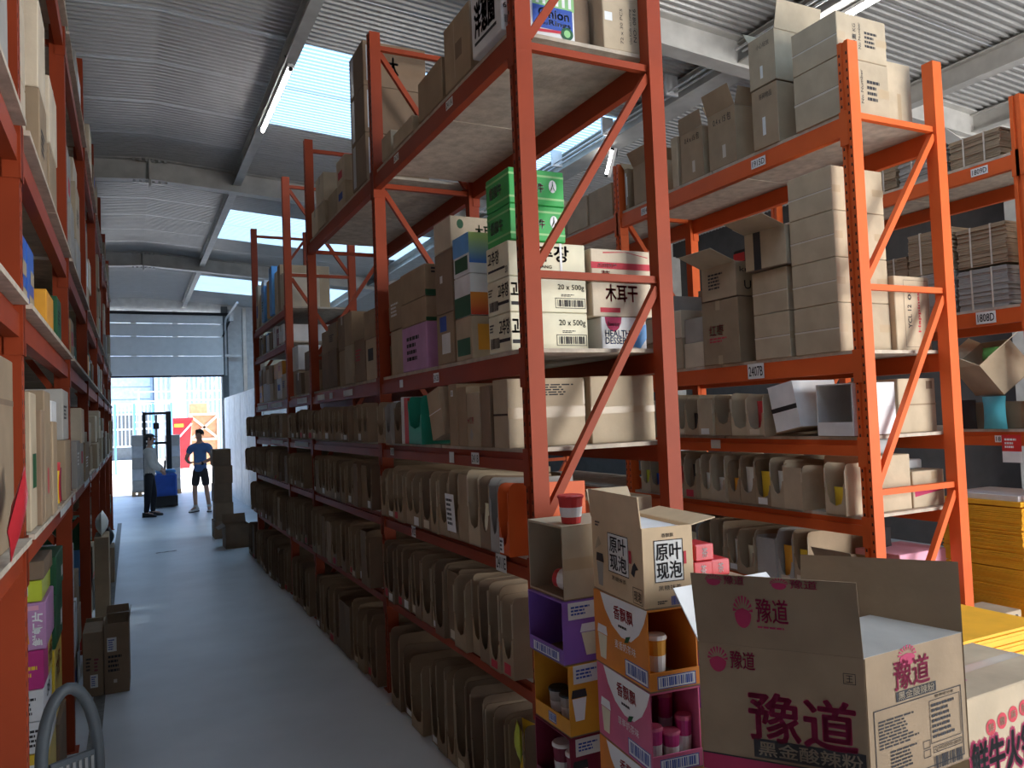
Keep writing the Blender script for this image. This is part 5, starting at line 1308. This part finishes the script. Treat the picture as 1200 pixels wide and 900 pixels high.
# ================================================================ RIGHT RACK
RB = 3.742
sym = [('small_print', '-y', 'vtext', .30, .30, .38, .80, 'ink', '净重 KG', 2), ('small_print', '-y', 'vtext', .42, .25, .47, .85, 'ink', 'No Number', 2), lines('-y', .55, .3, .85, .7, 4, 'ink')]
r6 = RZ['l6']
stack_px(['beige taped carton, lower of the near pair on the right rack top deck', 'large beige carton leaning, upper of the near pair on the top deck'], RB, r6, 984, 929, 100, [63, 8], .42, 'kraft_light', None, None, seam='-x', prints=[sym, sym])
carton('plain tan carton at the rear near corner, top deck of the right rack', (.30, .34, .44), (4.34, 3.40, r6 + .001), 0, 'kraft_light', None, prints=[('tape', '-y', 'rect', .55, 0, .66, .55, 'tape')])
stack_px(['sealed tan carton below the open carton, top deck of the right rack'], RB, r6, 911, 880, 120, [92], .40, 'kraft', None, None, prints=[[('paper_label', '-x', 'rect', .40, .2, .52, .5, 'paper'), text('-x', '易碎物品', .3, .8, .8, .9, 'ink', 0)]])
z0_ = on_x(911, 92, RB).z
carton('open tan carton with its flap standing up, on the sealed carton of the top deck', (.40, on_x(880, 120, RB).y - on_x(911, 120, RB).y, .33), (RB + .2, (on_x(880, 120, RB).y + on_x(911, 120, RB).y) / 2, z0_ + .006), 0, 'kraft_light', None, top='open', inner='kraft', flaps=[('-y', 80, .18), ('+y', 60, .1), ('+x', 100, .15)], prints=[('paper_label', '-x', 'rect', .42, .15, .52, .4, 'paper'), text('-x', '小心轻放', .3, .75, .8, .85, 'ink', 0)])
for k, (pR, pL, yt, fl, lb) in enumerate(((862, 829, 120, [('-x', 70, .15), ('-y', 75, .12), ('+y', 60, .12)], 'open brown carton with raised flaps, third along the top deck of the right rack'), (824, 797, 145, [('-x', 84, .12), ('+y', 75, .1)], 'open brown carton with one raised flap, fourth along the top deck of the right rack'),
                                          (794, 786, 157, [], 'narrow brown carton, fifth along the top deck of the right rack'), (766, 742, 183, [('-x', 60, .12), ('+y', 95, .1), ('-y', 40, .1)], 'open carton behind the middle upright, sixth along the top deck'), (736, 717, 196, [('+y', 50, .1)], 'film wrapped carton at the far end of the right rack top deck'))):
    Y0, Y1 = on_x(pR, yt + 50, RB).y, min(5.38, on_x(pL, yt + 50, RB).y)
    if k == 4: Y0, Y1 = Y0, min(Y1, 5.355)
    zt = on_x(pR, yt, RB).z
    carton(lb, (.42, Y1 - Y0 - .006, zt - r6), (RB + .22, (Y0 + Y1) / 2, r6 + .001), 0, 'kraft' if k != 2 else 'kraft_light', 'open cartons on the right rack', top='open' if fl else 'closed', inner='kraft_dark', flaps=fl,
           prints=[text('-x', '0.4 x 15 包', .2, .78, .85, .92, 'ink', .01), ('paper_label', '-x', 'rect', .5, .15, .62, .38, 'clear_tape')] if k < 2 else ([('wrap', '-x', 'rect', .2, .1, .6, .9, 'wrap'), ('paper_label', '-x', 'rect', .55, .3, .9, .8, 'paper')] if k == 4 else []))
# storage shelf of the right rack
r5 = RZ['l5']
sy2 = [('small_print', '-y', 'vtext', .30, .15, .42, .85, 'ink', '牛皮纸盒', 2, 0.02), ('small_print', '-y', 'lines', .5, .35, .56, .8, 'ink', 5, 2)]
stack_px([f'pale carton lying on its side, {p} of the near four, right rack' for p in ('lowest', 'second', 'third', 'topmost')], RB, r5, 979, 926, 300, [354, 300, 244, 190], .44, ['kraft_light', 'kraft_light', 'kraft_light', 'kraft_light'], None, 'near stack on the right rack', seam='-x', prints=[sy2] * 4)
st, y0_, y1_, zt = stack_px(['tan carton on its side, bottom of the second stack, right rack', 'tan carton on its side, middle of the second stack, right rack'], RB, r5, 924, 882, 360, [363, 310], .44, 'kraft_light', None, 'second stack on the right rack', seam='-x')
carton('open carton with a black tape strip, top of the second stack, right rack', (.40, y1_ - y0_ + .02, .25), (RB + .16, (y0_ + y1_) / 2, zt + .004), rad(5), 'kraft_light', None, top='open', inner='kraft_dark', flaps=[('-x', 15, .20, 'kraft'), ('+y', 30, .12)], prints=[('tape', '-x', 'rect', .22, 0, .40, 1, 'black')])
st, y0_, y1_, zt = stack_px(['tan carton with red stamped lettering, third stack of the right rack'], RB - .01, r5, 866, 823, 390, [346], .36, 'kraft', None, None, prints=[[text('-x', '红枣', .2, .45, .6, .62, 'red_ink', .02), lines('-x', .2, .34, .75, .43, 2, 'red_ink'), ('tape', '-x', 'rect', .40, .85, .52, 1, 'tape'), ('tape', '-x', 'rect', .42, 0, .54, .14, 'tape')]])
carton('open carton with printed lettering on the red stamped carton, right rack', (.36, y1_ - y0_ - .02, .24), (RB + .175, (y0_ + y1_) / 2, zt + .004), 0, 'kraft_light', None, top='open', inner='kraft_dark', flaps=[('-x', 20, .22), ('+y', 35, .12)], prints=[lines('-x', .2, .3, .7, .8, 5), text('-y', 'Unit', .2, .2, .7, .45, 'ink', .02), text('-y', 'kraft', .1, .7, .6, .85, 'ink', .01)])
rr_ = random.Random(31)
Kr = fill(RB, r5, y1_ + .02, 5.35, (.5, .75), (.22, .3), (.17, .26), (.35, .45), 'storage shelf, right rack', 'right rack far cartons', rr_, ('kraft_light', 'kraft_pale', 'kraft', 'white_board', 'grey_board'), (), 1, prn=.7, start=4)
fill(RB, r5, 5.55, 7.7, (.4, .7), (.28, .4), (.2, .3), (.4, .5), 'rear bay storage, right rack', 'right rack rear bay cartons', rr_, ('kraft', 'kraft_dark', 'kraft_light'), (), 1, prn=.2, start=1)
fill(RB, r6, 5.55, 7.7, (.3, .6), (.28, .4), (.25, .35), (.4, .5), 'rear bay top deck, right rack', 'right rack rear top cartons', rr_, ('kraft_light', 'kraft_pale', 'kraft'), (), 1, prn=.2, start=1)
for k in range(3):
    carton(f'brown carton at the back of the right rack storage shelf, {ordn(k + 1)} from the near end', (.27, .42, .66), (4.33, 3.92 + k * .45, r5 + .001), 0, 'kraft_dark', 'rear row cartons right rack')
q = 0
for k in range(3):
    for j in range(2):
        q += 1
        carton(f'red and black boxed goods on the rear cartons, {("lower", "upper")[j]} box, {ordn(k + 1)} from the near end', (.24, .24, .11), (4.30, 3.85 + k * .30, r5 + .665 + j * .113), 0, 'black' if (k + j) % 2 else 'packet_red', 'red and black boxes', prints=[rect('-x', 0, .2, .5, .8, 'red'), ('logo', '-x', 'disc', .6, .2, .9, .8, 'grey_board', None, 2), rect('-y', .1, .2, .8, .8, 'red')])
yc = [('small_print', '-y', 'vtext', .34, .30, .45, .62, 'ink', 'YCL 12', 2, .02), ('small_print', '-y', 'vtext', .62, .25, .72, .85, 'red_ink', 'Happiness', 2, .02), frame('-y', .25, .05, .95, .95, 'ink', .002), ('small_print', '-y', 'vtext', .36, .68, .46, .84, 'ink', '05', 2, .02)]
carton('yellowish carton with sideways printed lettering at the rear near corner, right rack storage shelf', (.32, .36, .46), (4.345, 3.38, r5 + .001), 0, 'kraft_light', None, prints=yc)
# shelves of bins
r4 = RZ['l4']
carton('white carton with a pale label, near end of the eye-level shelf, right rack', (.36, .26, .31), (RB + .16, 3.29, r4 + .001), 0, 'white_board', None, prints=[('tape', '-y', 'rect', 0, .50, 1, .53, 'wall_paint'), ('paper_label', '-y', 'rect', .3, .55, .95, .95, 'white')], openf={'-x': (.08, 0)}, inner='kraft_dark')
carton('beige carton with tape at the rear near corner, eye-level shelf of the right rack', (.34, .36, .33), (4.335, 3.38, r4 + .001), 0, 'kraft_light', None, prints=[('tape', '-y', 'rect', 0, .50, 1, .53, 'kraft'), ('tape', '-y', 'rect', .75, .8, .92, .95, 'kraft_dark')])
o = carton('white carton with a black tape band tilted towards the aisle, right rack', (.40, .20, .295), (RB + .13, 3.62, r4 + .04), 0, 'white_board', None, prints=[('tape', '-x', 'rect', 0, .42, 1, .52, 'black')], openf={'+y': (0, 0)}, inner='kraft'); o.rotation_euler = (rad(-11), 0, rad(4))
bin_row(3.80, 5.3, r4, 3.685, .62, (.27, .31), (.12, .17), 'eye-level shelf of the right rack', 'right rack eye-level bins', rb, ('kraft_light', 'kraft_light', 'kraft'), (), goods=.6)
r3 = RZ['l3']
carton('plain beige carton at the near end, chest-high shelf of the right rack', (.34, .34, .33), (4.05, 3.36, r3 + .001), 0, 'kraft_light', None, prints=[('tape', '-y', 'rect', .35, .82, .5, 1, 'tape')])
carton('low beige carton with a red printed panel, chest-high shelf, rear near corner', (.29, .34, .22), (4.38, 3.36, r3 + .001), 0, 'kraft_light', None, prints=[poly('-y', .05, .30, .95, .62, 'crimson', [(0, 0), (1, .4), (1, 1), (0, .6)]), rect('-y', .6, .75, .8, .95, 'tape')])
for k in range(2):
    mp = MB().cbox(4.0 + k * .3, 4.2 + k * .28, 3.3, 3.5, 0, .06 + .03 * (1 - k), .008, 'wrap').build('plastic_tray', loc=(0, 0, (r3 + .333, r3 + .223)[k])); tag(mp, ('clear grey plastic tray on the plain beige carton, right rack', 'clear grey plastic tray on the red panelled carton, right rack')[k], 'tray')
bin_row(3.21, 3.50, r3, 3.685, .18, (.30, .33), (.13, .16), 'chest-high shelf, right rack, nearest', 'right rack chest-high bins', rb, ('kraft_light',), (), goods=.9)
bin_row(3.53, 5.3, r3, 3.685, .62, (.27, .33), (.12, .16), 'chest-high shelf of the right rack', 'right rack chest-high bins', rb, ('kraft_light', 'kraft', 'kraft_light', 'blue' if False else 'kraft'), (), start=3, goods=.75)
r2 = RZ['l2']
carton('pink carton with dark lettering at the rear near corner, knee-high shelf of the right rack', (.42, .32, .20), (4.30, 3.355, r2 + .001), 0, 'pale_pink', None, prints=[lines('-y', .3, .3, .6, .6, 2), ('logo', '-y', 'disc', .05, .3, .2, .75, 'ink', None, 2)])
packet((4.2, 3.4, r2 + .205), rad(10), .22, .12, .05, 'black', 'black pouch lying on the pink carton, right rack')
carton('open brown carton at the near end, knee-high shelf of the right rack', (.34, .30, .17), (3.90, 3.34, r2 + .001), 0, 'kraft', None, top='open', flaps=[('-x', 60, .1)], inner='kraft_dark')
bin_row(3.53, 5.3, r2, 3.685, .62, (.28, .34), (.12, .17), 'knee-high shelf of the right rack', 'right rack knee-high bins', rb, ('kraft_light', 'kraft', 'grey_board'), (), goods=.7)
bin_row(3.22, 5.3, 0, 3.70, .62, (.40, .5), (.18, .26), 'floor row of the right rack', 'right rack floor bins', rb, ('kraft',), (), goods=0)

# ================================================================ FAR RIGHT RACK
def bundle(label, x, y, z, wx, wy, h, mt, group, rnd, th=.016, tie=True, name='cardboard_bundle', cat='bundle', layer='sheet'):
    root = empty(name, (x, y, z)); tag(root, label, cat, group)
    m = MB(); zz = 0; 
    while zz + th < h:
        a, b, c, d = (rnd.uniform(0, .012) for _ in range(4))
        g = rnd.uniform(.8, .95)
        m.box(-wx / 2 + a, wx / 2 - b, -wy / 2 + c, wy / 2 - d, zz, zz + th * g, mt); zz += th
    o = m.build(layer, parent=root, kind='stuff')
    if tie:
        t = MB()
        for s in (-.2, .2):
            t.box(-wx / 2 - .003, wx / 2 + .003, s * wy - .006, s * wy + .006, zz, zz + .002, 'clear_tape'); t.box(-wx / 2 - .004, -wx / 2 - .001, s * wy - .006, s * wy + .006, 0, zz, 'clear_tape')
        t.build('strap', parent=root, kind='stuff')
    return root
rf = random.Random(77)
for (lev, nm, rows) in ((FZ['b'], 'upper storage shelf', ((.62, 2), (.55, 2))), (FZ['c'], 'top deck', ((.30, 1), (.26, 1)))):
    y = 1.95; k = 1
    while y < 5.3:
        wy = rf.uniform(.36, .46)
        if y + wy > 3.22 and y < 3.44: y = 3.45; continue
        if y + wy > 5.35: break
        hh = rf.uniform(.26, .34); z = lev + .001
        for j in range(rows[0][1]):
            if nm == 'top deck' and y > 3.4 : hh = rf.uniform(.2, .34)
            bundle(f'tied bundle of flattened cartons, {ordn(k)} from the right on the {nm}, {("lower", "upper")[j]} one' if rows[0][1] > 1 else f'tied bundle of flattened cartons, {ordn(k)} from the right on the {nm}', FX + .30 + rf.uniform(-.02, .02), y + wy / 2, z, .52, wy - .02, hh, 'kraft' if rf.random() < .7 else 'grey_board', 'flattened carton bundles', rf)
            z += hh + .004
        y += wy; k += 1
fa = FZ['a']
o = carton('open beige carton tipped towards the aisle holding green packs, far right rack', (.30, .34, .28), (FX + .17, 3.62, fa + .29), 0, 'kraft_light', None, top='open', inner='kraft', flaps=[('-x', 60, .14), ('-y', 20, .16, 'kraft_light'), ('+y', 40, .1)])
o.rotation_euler = (0, rad(-38), rad(-25)); o.location.z = fa + .345
carton('brown carton under the tipped carton, far right rack', (.34, .40, .20), (FX + .26, 3.66, fa + .001), 0, 'kraft', None)
packet((FX + .06, 3.62, fa + .47), rad(70), .22, .14, .12, 'leaf', 'green leafy snack packs inside the tipped open carton')
packet((FX + .00, 3.60, fa + .003), rad(80), .20, .24, .09, 'cyan', 'turquoise plastic bag under the tipped carton, far right rack')
packet((FX + .02, 3.83, fa + .003), rad(90), .16, .22, .06, 'black', 'dark clear pouch left of the turquoise bag, far right rack')
for k in range(2):
    carton(f'brown carton with printed marks right of the turquoise bag, {("lower", "upper")[k]} one', (.34, .24, .165), (FX + .16, 3.37 + .03 - .14 + .10, fa + .001 + k * .168), 0, 'kraft', 'marked cartons far right', prints=[rect('-x', .3, .2, .7, .8, 'ink') if k == 0 else rect('-x', .3, .3, .5, .5, 'tape'), frame('-x', .25, .1, .75, .9, 'ink')]) if False else None
carton('brown carton with printed marks right of the turquoise bag, far right rack', (.34, .30, .33), (FX + .16, 3.37 - .05 - .20, fa + .001), 0, 'kraft', None, prints=[frame('-x', .05, .06, .5, .42, 'ink'), lines('-x', .1, .1, .45, .38, 4), ('tape', '-x', 'rect', 0, .48, 1, .54, 'tape'), ('tape', '-x', 'rect', .45, 0, .55, 1, 'tape')])
nt_ = MB(); f = Face((FX - .004, 3.56, fa - .24), (0, -1, 0), (0, 0, 1), (-1, 0, 0), .14, .20); put(nt_, f, 'rect', 0, .4, 1, 1, 'red'); put(nt_, f, 'rect', 0, 0, 1, .4, 'paper'); put(nt_, f, 'lines', .15, .5, .85, .9, 'white', 3, 2)
nn = nt_.build('notice'); tag(nn, 'small red and white notice hanging under the far right rack beam', 'sign')
# yellow mailers, floor of the far aisle
for k, (x, y, z, wx, wy, hh, lb) in enumerate(((5.95, 3.72, 0, .62, .62, .66, 'tall stack of yellow padded envelopes, lower one, by the far right rack'), (5.95, 3.72, .665, .60, .62, .44, 'stack of yellow padded envelopes on top of the taller one'), (3.30, 2.32, 0, .70, .46, .46, 'lower stack of yellow envelopes behind the hotpot carton'), (3.28, 2.34, .464, .70, .46, .44, 'upper stack of yellow envelopes behind the hotpot carton'), (5.42, 3.30, 0, .42, .5, .34, 'low stack of yellow envelopes right of the right rack upright'))):
    bundle(lb, x, y, z, wx, wy, hh, 'yellow', 'yellow envelope stacks', rf, .014, False, 'envelope_stack', 'envelopes', 'envelope')
ty = empty('tray', (5.95, 3.72, 1.10)); tag(ty, 'yellow tray with pale blue sheets on the envelope stack', 'tray')
pt(MB().box(5.66, 6.24, 3.42, 4.02, 1.107, 1.14, 'yellow').build('base'), ty)
pt(MB().box(5.70, 6.20, 3.46, 3.98, 1.141, 1.18, 'white_panel').build('sheet'), ty)
carton('brown carton with black lettering on the floor beside the right rack upright', (.34, .26, .22), (4.98, 3.28, .30), 0, 'kraft_light', None, prints=[('lettering', '-y', 'vtext', .58, .15, .9, .9, 'ink', '百花', 2, .03), lines('-y', .3, .3, .42, .8, 5)])
carton('plain brown carton under the lettered carton beside the right rack upright', (.36, .30, .295), (4.98, 3.28, 0), 0, 'kraft', None)
packet((4.72, 2.95, .0), rad(0), .34, .30, .12, 'packet_white', 'clear plastic bag of pale goods beside the yellow envelopes')

# ================================================================ LEFT RACK
rl = random.Random(14)
LBF = -.345
LP = [(f - .09, f + .09) for f in LF]
PAL = ('kraft', 'kraft', 'kraft_light', 'kraft_dark', 'grey_board', 'kraft_pale')
# shelf a: near pieces
o = carton('large crumpled brown carton at the very near end, eye-level shelf of the left rack', (.62, .50, .585), (-.65, 2.72, LZ['a'] + .001), 0, 'kraft', None, prints=[('tape', '+x', 'rect', 0, .75, 1, .78, 'kraft_dark'), ('tape', '-y', 'rect', 0, .5, 1, .54, 'tape')])
o = packet((-.255, 2.45, LZ['a'] + .05), rad(88), .34, .10, .03, 'packet_red', 'red foil tray leaning out from the eye-level shelf of the left rack, nearest'); o.rotation_euler = (rad(0), rad(-28), rad(88)); o.location = (-.285, 2.60, LZ['a'] + .09)
y = 3.26; Kl = 1
red_tray = o
for k, (wd, h, mt, pr, lb) in enumerate(((.20, .50, 'kraft_light', [rect('+x', .3, .3, .9, .55, 'dark_green')], 'light brown carton with a dark green band, eye-level shelf of the left rack'), (.12, .44, 'kraft_dark', [], 'dark brown folded carton beside the green banded one, left rack'), (.26, .52, 'kraft', [rect('+x', .4, .2, .6, .4, 'red_ink')], 'brown carton with a red mark, eye-level shelf of the left rack'), (.22, .40, 'kraft', [], 'brown carton left of the pale grey carton, eye-level shelf, left rack'), (.30, .50, 'white_board', [], 'pale grey carton standing upright on the eye-level shelf, left rack'))):
    carton(lb, (.55, wd - .008, h), (LBF + .03 - .275 + rl.uniform(-.01, .02), y + wd / 2, LZ['a'] + .001), 0, mt, 'near cartons on the left eye-level shelf', prints=pr); y += wd
    if mt == 'white_board': yw = y
for k, (dy, mt, h_, lb) in enumerate(((.05, 'packet_yellow', .16, 'yellow packet standing in the gap beyond the pale grey carton, left rack'), (.12, 'packet_red', .20, 'red packet beside the yellow packet, left rack shelf edge'), (.20, 'maroon', .17, 'dark red packet beyond the red packet, left rack shelf edge'))):
    o = packet((-.365, yw + dy, LZ['a'] + .004), rad(20), .10, h_, .04, mt, lb)
Kl = fill(LBF, LZ['a'], yw + .25, 16.8, (.48, .66), (.34, .60), (.20, .36), (.5, .62), 'eye-level shelf, left rack', 'left rack eye-level cartons', rl, PAL, LP, -1, over=(-.06, -.01), start=7)
# shelf b
for k, (yy, wd) in enumerate(((3.30, .26), (3.58, .26), (3.86, .26))):
    carton(f'blue plastic wrapped pack with brown labels, {ordn(k + 1)} from the near end, left rack', (.46, wd, .36), (LBF - .04 - .23, yy + wd / 2, LZ['b'] + .001), 0, 'blue', 'blue wrapped packs', prints=[rect('+x', .5, .55, 1, .72, 'kraft_light'), rect('+x', .3, .2, 1, .40, 'kraft_light'), rect('-y', .5, .2, 1, .4, 'kraft_light')])
fill(LBF, LZ['b'], .95, 3.05, (.28, .36), (.25, .36), (.26, .34), (.5, .6), 'near bay second shelf, left rack', 'left rack near bay cartons', rl, ('blue', 'kraft', 'kraft_dark'), LP, -1, over=(.03, .06))
fill(LBF, LZ['b'], 4.16, 16.8, (.34, .44), (.26, .45), (.2, .36), (.5, .62), 'second beam shelf, left rack', 'left rack second shelf cartons', rl, PAL + ('dark_green', 'amber', 'white_board'), LP, -1, over=(-.02, .04), start=4)
# shelf c
z = LZ['c'] + .001
for k, hh in enumerate((.32, .33, .32, .30)):
    carton(f'beige carton with blue printing, {ordn(k + 1)} from the bottom behind the near upright, left rack', (.50, .40, hh - .004), (LBF - .02 - .25, 3.28 + .2, z), 0, 'kraft_pale', 'blue printed cartons', prints=[('logo', '-y', 'disc', .70, .55, .92, .85, 'blue_ink', None, 2), rect('-y', .5, .06, .95, .13, 'blue_ink'), frame('-y', .55, .2, .9, .42, 'ink', .003), rect('-y', .5, .88, .9, .95, 'blue_ink')]); z += hh
fill(LBF, LZ['c'], .95, 3.05, (.8, 1.1), (.3, .4), (.3, .45), (.5, .6), 'near bay third shelf, left rack', 'left rack near bay upper cartons', rl, ('kraft', 'kraft_light', 'grey_board'), LP, -1, over=(-.03, .03))
fill(LBF, LZ['c'], 3.75, 16.8, (.8, 1.18), (.30, .48), (.28, .42), (.5, .62), 'third beam shelf, left rack', 'left rack third shelf cartons', rl, PAL + ('white_board', 'kraft_pale'), LP, -1, over=(-.03, .04), start=2)
# top deck
fill(LBF, LZ['d'], 3.3, 16.8, (.35, .66), (.32, .50), (.26, .40), (.5, .62), 'top deck, left rack', 'left rack top deck cartons', rl, PAL + ('white_board',), LP, -1, over=(-.05, .02), start=1)
# floor of the left rack: near coloured stack
z = .002
near = ((.20, 'amber', 'yellow carton at the bottom of the near floor stack, left rack', [rect('-y', .3, .3, .95, .6, 'ink')]), (.23, 'packet_yellow', 'yellow carton with a white patch, near floor stack of the left rack', [rect('-y', .5, .1, .95, .8, 'white')]), (.145, 'white_board', 'white carton with black print, lower of two, near floor stack', [lines('-y', .8, .2, .97, .8, 4), text('+x', '36', .4, .4, .7, .8, 'ink', .02)]), (.145, 'white_board', 'white carton with black print, upper of two, near floor stack', [lines('-y', .8, .2, .97, .8, 4), text('+x', '38', .4, .4, .7, .8, 'ink', .02)]),
        (.18, 'magenta', 'magenta and yellow snack carton in the near floor stack, left rack', [lines('-y', .80, .3, .98, .65, 2, 'packet_yellow'), rect('+x', .5, 0, 1, 1, 'packet_yellow'), text('+x', '大虾', .55, .2, .95, .8, 'red_ink', .04, 3)]), (.22, 'lilac', 'lilac carton with white lettering in the near floor stack, left rack', [('lettering', '-y', 'vtext', .90, .08, .98, .8, 'white', '鲜虾片', 2, .03), rect('-y', .5, .84, .95, .94, 'pale_pink'), poly('-y', .78, .1, .88, .5, 'amber', [(0, 0), (1, .1), (.9, .8), (.4, 1)])]),
        (.10, 'lime', 'flat lime green carton with a white label, near floor stack, left rack', [rect('-y', .78, .3, .9, .9, 'white')]), (.09, 'kraft_dark', 'flat dark brown carton topmost of the near floor stack, left rack', []))
for k, (hh, mt, lb, pr) in enumerate(near):
    carton(lb, (.55, .42, hh - .004), (-.375 - .275 + rl.uniform(-.01, .01), 4.26 + .21, z), 0, mt, 'near floor stack of the left rack', prints=pr); z += hh
z = .002
for k, (hh, mt, lb) in enumerate(((.40, 'kraft_dark', 'dark brown carton at the bottom of the second floor stack, left rack'), (.38, 'packet_yellow', 'yellow carton in the second floor stack, left rack'), (.28, 'dark_green', 'dark green carton in the second floor stack, left rack'), (.20, 'dark_green', 'dark green carton with a white corner, top of the second floor stack'))):
    carton(lb, (.55, .46, hh - .004), (-.365 - .275 + rl.uniform(-.01, .01), 4.72 + .23, z), 0, mt, 'second floor stack of the left rack', prints=[rect('+x', .7, .2, .9, .5, 'paper')] if mt == 'dark_green' else [text('+x', '大虾', .2, .5, .7, .85, 'red_ink', .04)] if k == 1 else []); z += hh
fill(-.365, 0, 5.56, 16.8, (.6, 1.2), (.30, .5), (.25, .42), (.5, .62), 'floor row, left rack', 'left rack floor cartons', rl, PAL + ('dark_green', 'white_board', 'red', 'sky_blue'), LP, -1, over=(.0, .04), start=3)
carton('open brown carton with flaps leaning out at the foot of the left rack', (.12, .34, .34), (-.255 - .03, 7.3, .002), 0, 'kraft', None, top='open', inner='kraft_dark', flaps=[('+x', 25, .10, 'kraft_light'), ('-y', 50, .12, 'kraft_light')])
for k, (px, py, mt, lb) in enumerate(((128, 628, 'black', 'black plastic bag on a carton at the foot of the left rack'), (120, 612, 'packet_white', 'clear plastic bag behind the black bag, left rack foot'))):
    p = on_x(px, py, -.27)
    carton(('brown carton under the black bag, left rack foot', 'brown carton under the clear bag, left rack foot')[k], (.13, .5, p.z - .12), (-.275, p.y, .002), 0, 'kraft', None)
    ob = packet((-.275, p.y, p.z - .116), rad(90), .42, .22, .12, mt, lb)

# grey step stool with a hoop handle, bottom left
st = empty('step_stool', (-.24, 3.72, 0)); tag(st, 'grey plastic step stool with a hoop handle and ribbed tread beside the left rack', 'step stool')
hoop = [(-.235, 3.60, .012)]
for t in np.linspace(0, math.pi, 15): hoop.append((-.245 - .05 * (.02 + .30 * math.sin(t)), 3.72 - .115 * math.cos(t), .55 + .30 * math.sin(t)))
hoop.append((-.235, 3.84, .012))
pt(MB().tube(hoop, .024, 'grey_plastic', 10).build('handle', smooth=True), st)
tr = MB(); tr.prism([(-.225, 3.632, .06), (-.205, 3.632, .06), (-.225, 3.632, .58), (-.245, 3.632, .58)], (0, .176, 0), 'grey_plastic')
tp = pt(tr.build('panel'), st)
rbm = MB()
for k in range(7): rbm.prism([(-.215, 3.638 + k * .025, .08), (-.198, 3.638 + k * .025, .08), (-.218, 3.638 + k * .025, .56), (-.235, 3.638 + k * .025, .56)], (0, .012, 0), 'steel')
rbm.build('rib', parent=tp, kind='stuff')
pt(MB().box(-.245, -.14, 3.62, 3.82, .20, .235, 'grey_plastic').build('tread'), st)
for yy in (3.63, 3.81): pt(MB().bar((-.15, yy, .003), (-.225, yy, .40), .03, .03, 'grey_plastic').build('leg'), st)
st.rotation_euler = (0, 0, rad(-58))

# ================================================================ LAMPS
def tube_lamp(label, a, b, off=(0, 0, 0)):
    a, b = Vector(a), Vector(b); c = (a + b) / 2
    rt = empty('tube_light', c); tag(rt, label, 'lamp', 'tube lamps')
    d = (b - a).normalized(); up = Vector((0, 0, 1)) if abs(d.z) < .8 else Vector((1, 0, 0))
    pt(MB().bar(a + up * .035, b + up * .035, .05, .03, 'white').build('batten'), rt)
    t = MB().tube([a + d * .03, b - d * .03], .018, 'lamp_tube', 8).build('tube'); pt(t, rt)
    for q in (a, b - d * .03): pt(MB().tube([q, q + d * .03], .021, 'black', 8).build('end_cap'), rt)
    pt(MB().tube([a + up * .05, a + up * .09 + d * .1, a + up * .12 + Vector((-.05, .0, 0))], .006, 'black', 6).build('cord'), rt)
    return rt
zl = roof_z(1.45) - .185 - .06
tube_lamp('white tube light under the roof strut above the aisle', (1.45, 7.55, zl), (1.45, 9.35, zl))
zl2 = roof_z(5.3) - .215 - .06
for k, y in enumerate((1.0, 3.4)): tube_lamp(f'added white tube light under the strut above the right racks, {("nearest", "second")[k]}', (5.3, y, zl2), (5.3, y + 1.5, zl2))  # extra lamps out of view, added to brighten the interior
tube_lamp('added white tube light under the aisle strut, nearest the camera', (1.45, .9, zl), (1.45, 2.7, zl))  # unseen extra lamp, added to brighten the near aisle floor
tl = tube_lamp('short tube light hanging upright behind the right rack top cartons', on_x(718, 173, 5.3), on_x(710, 207, 5.3))
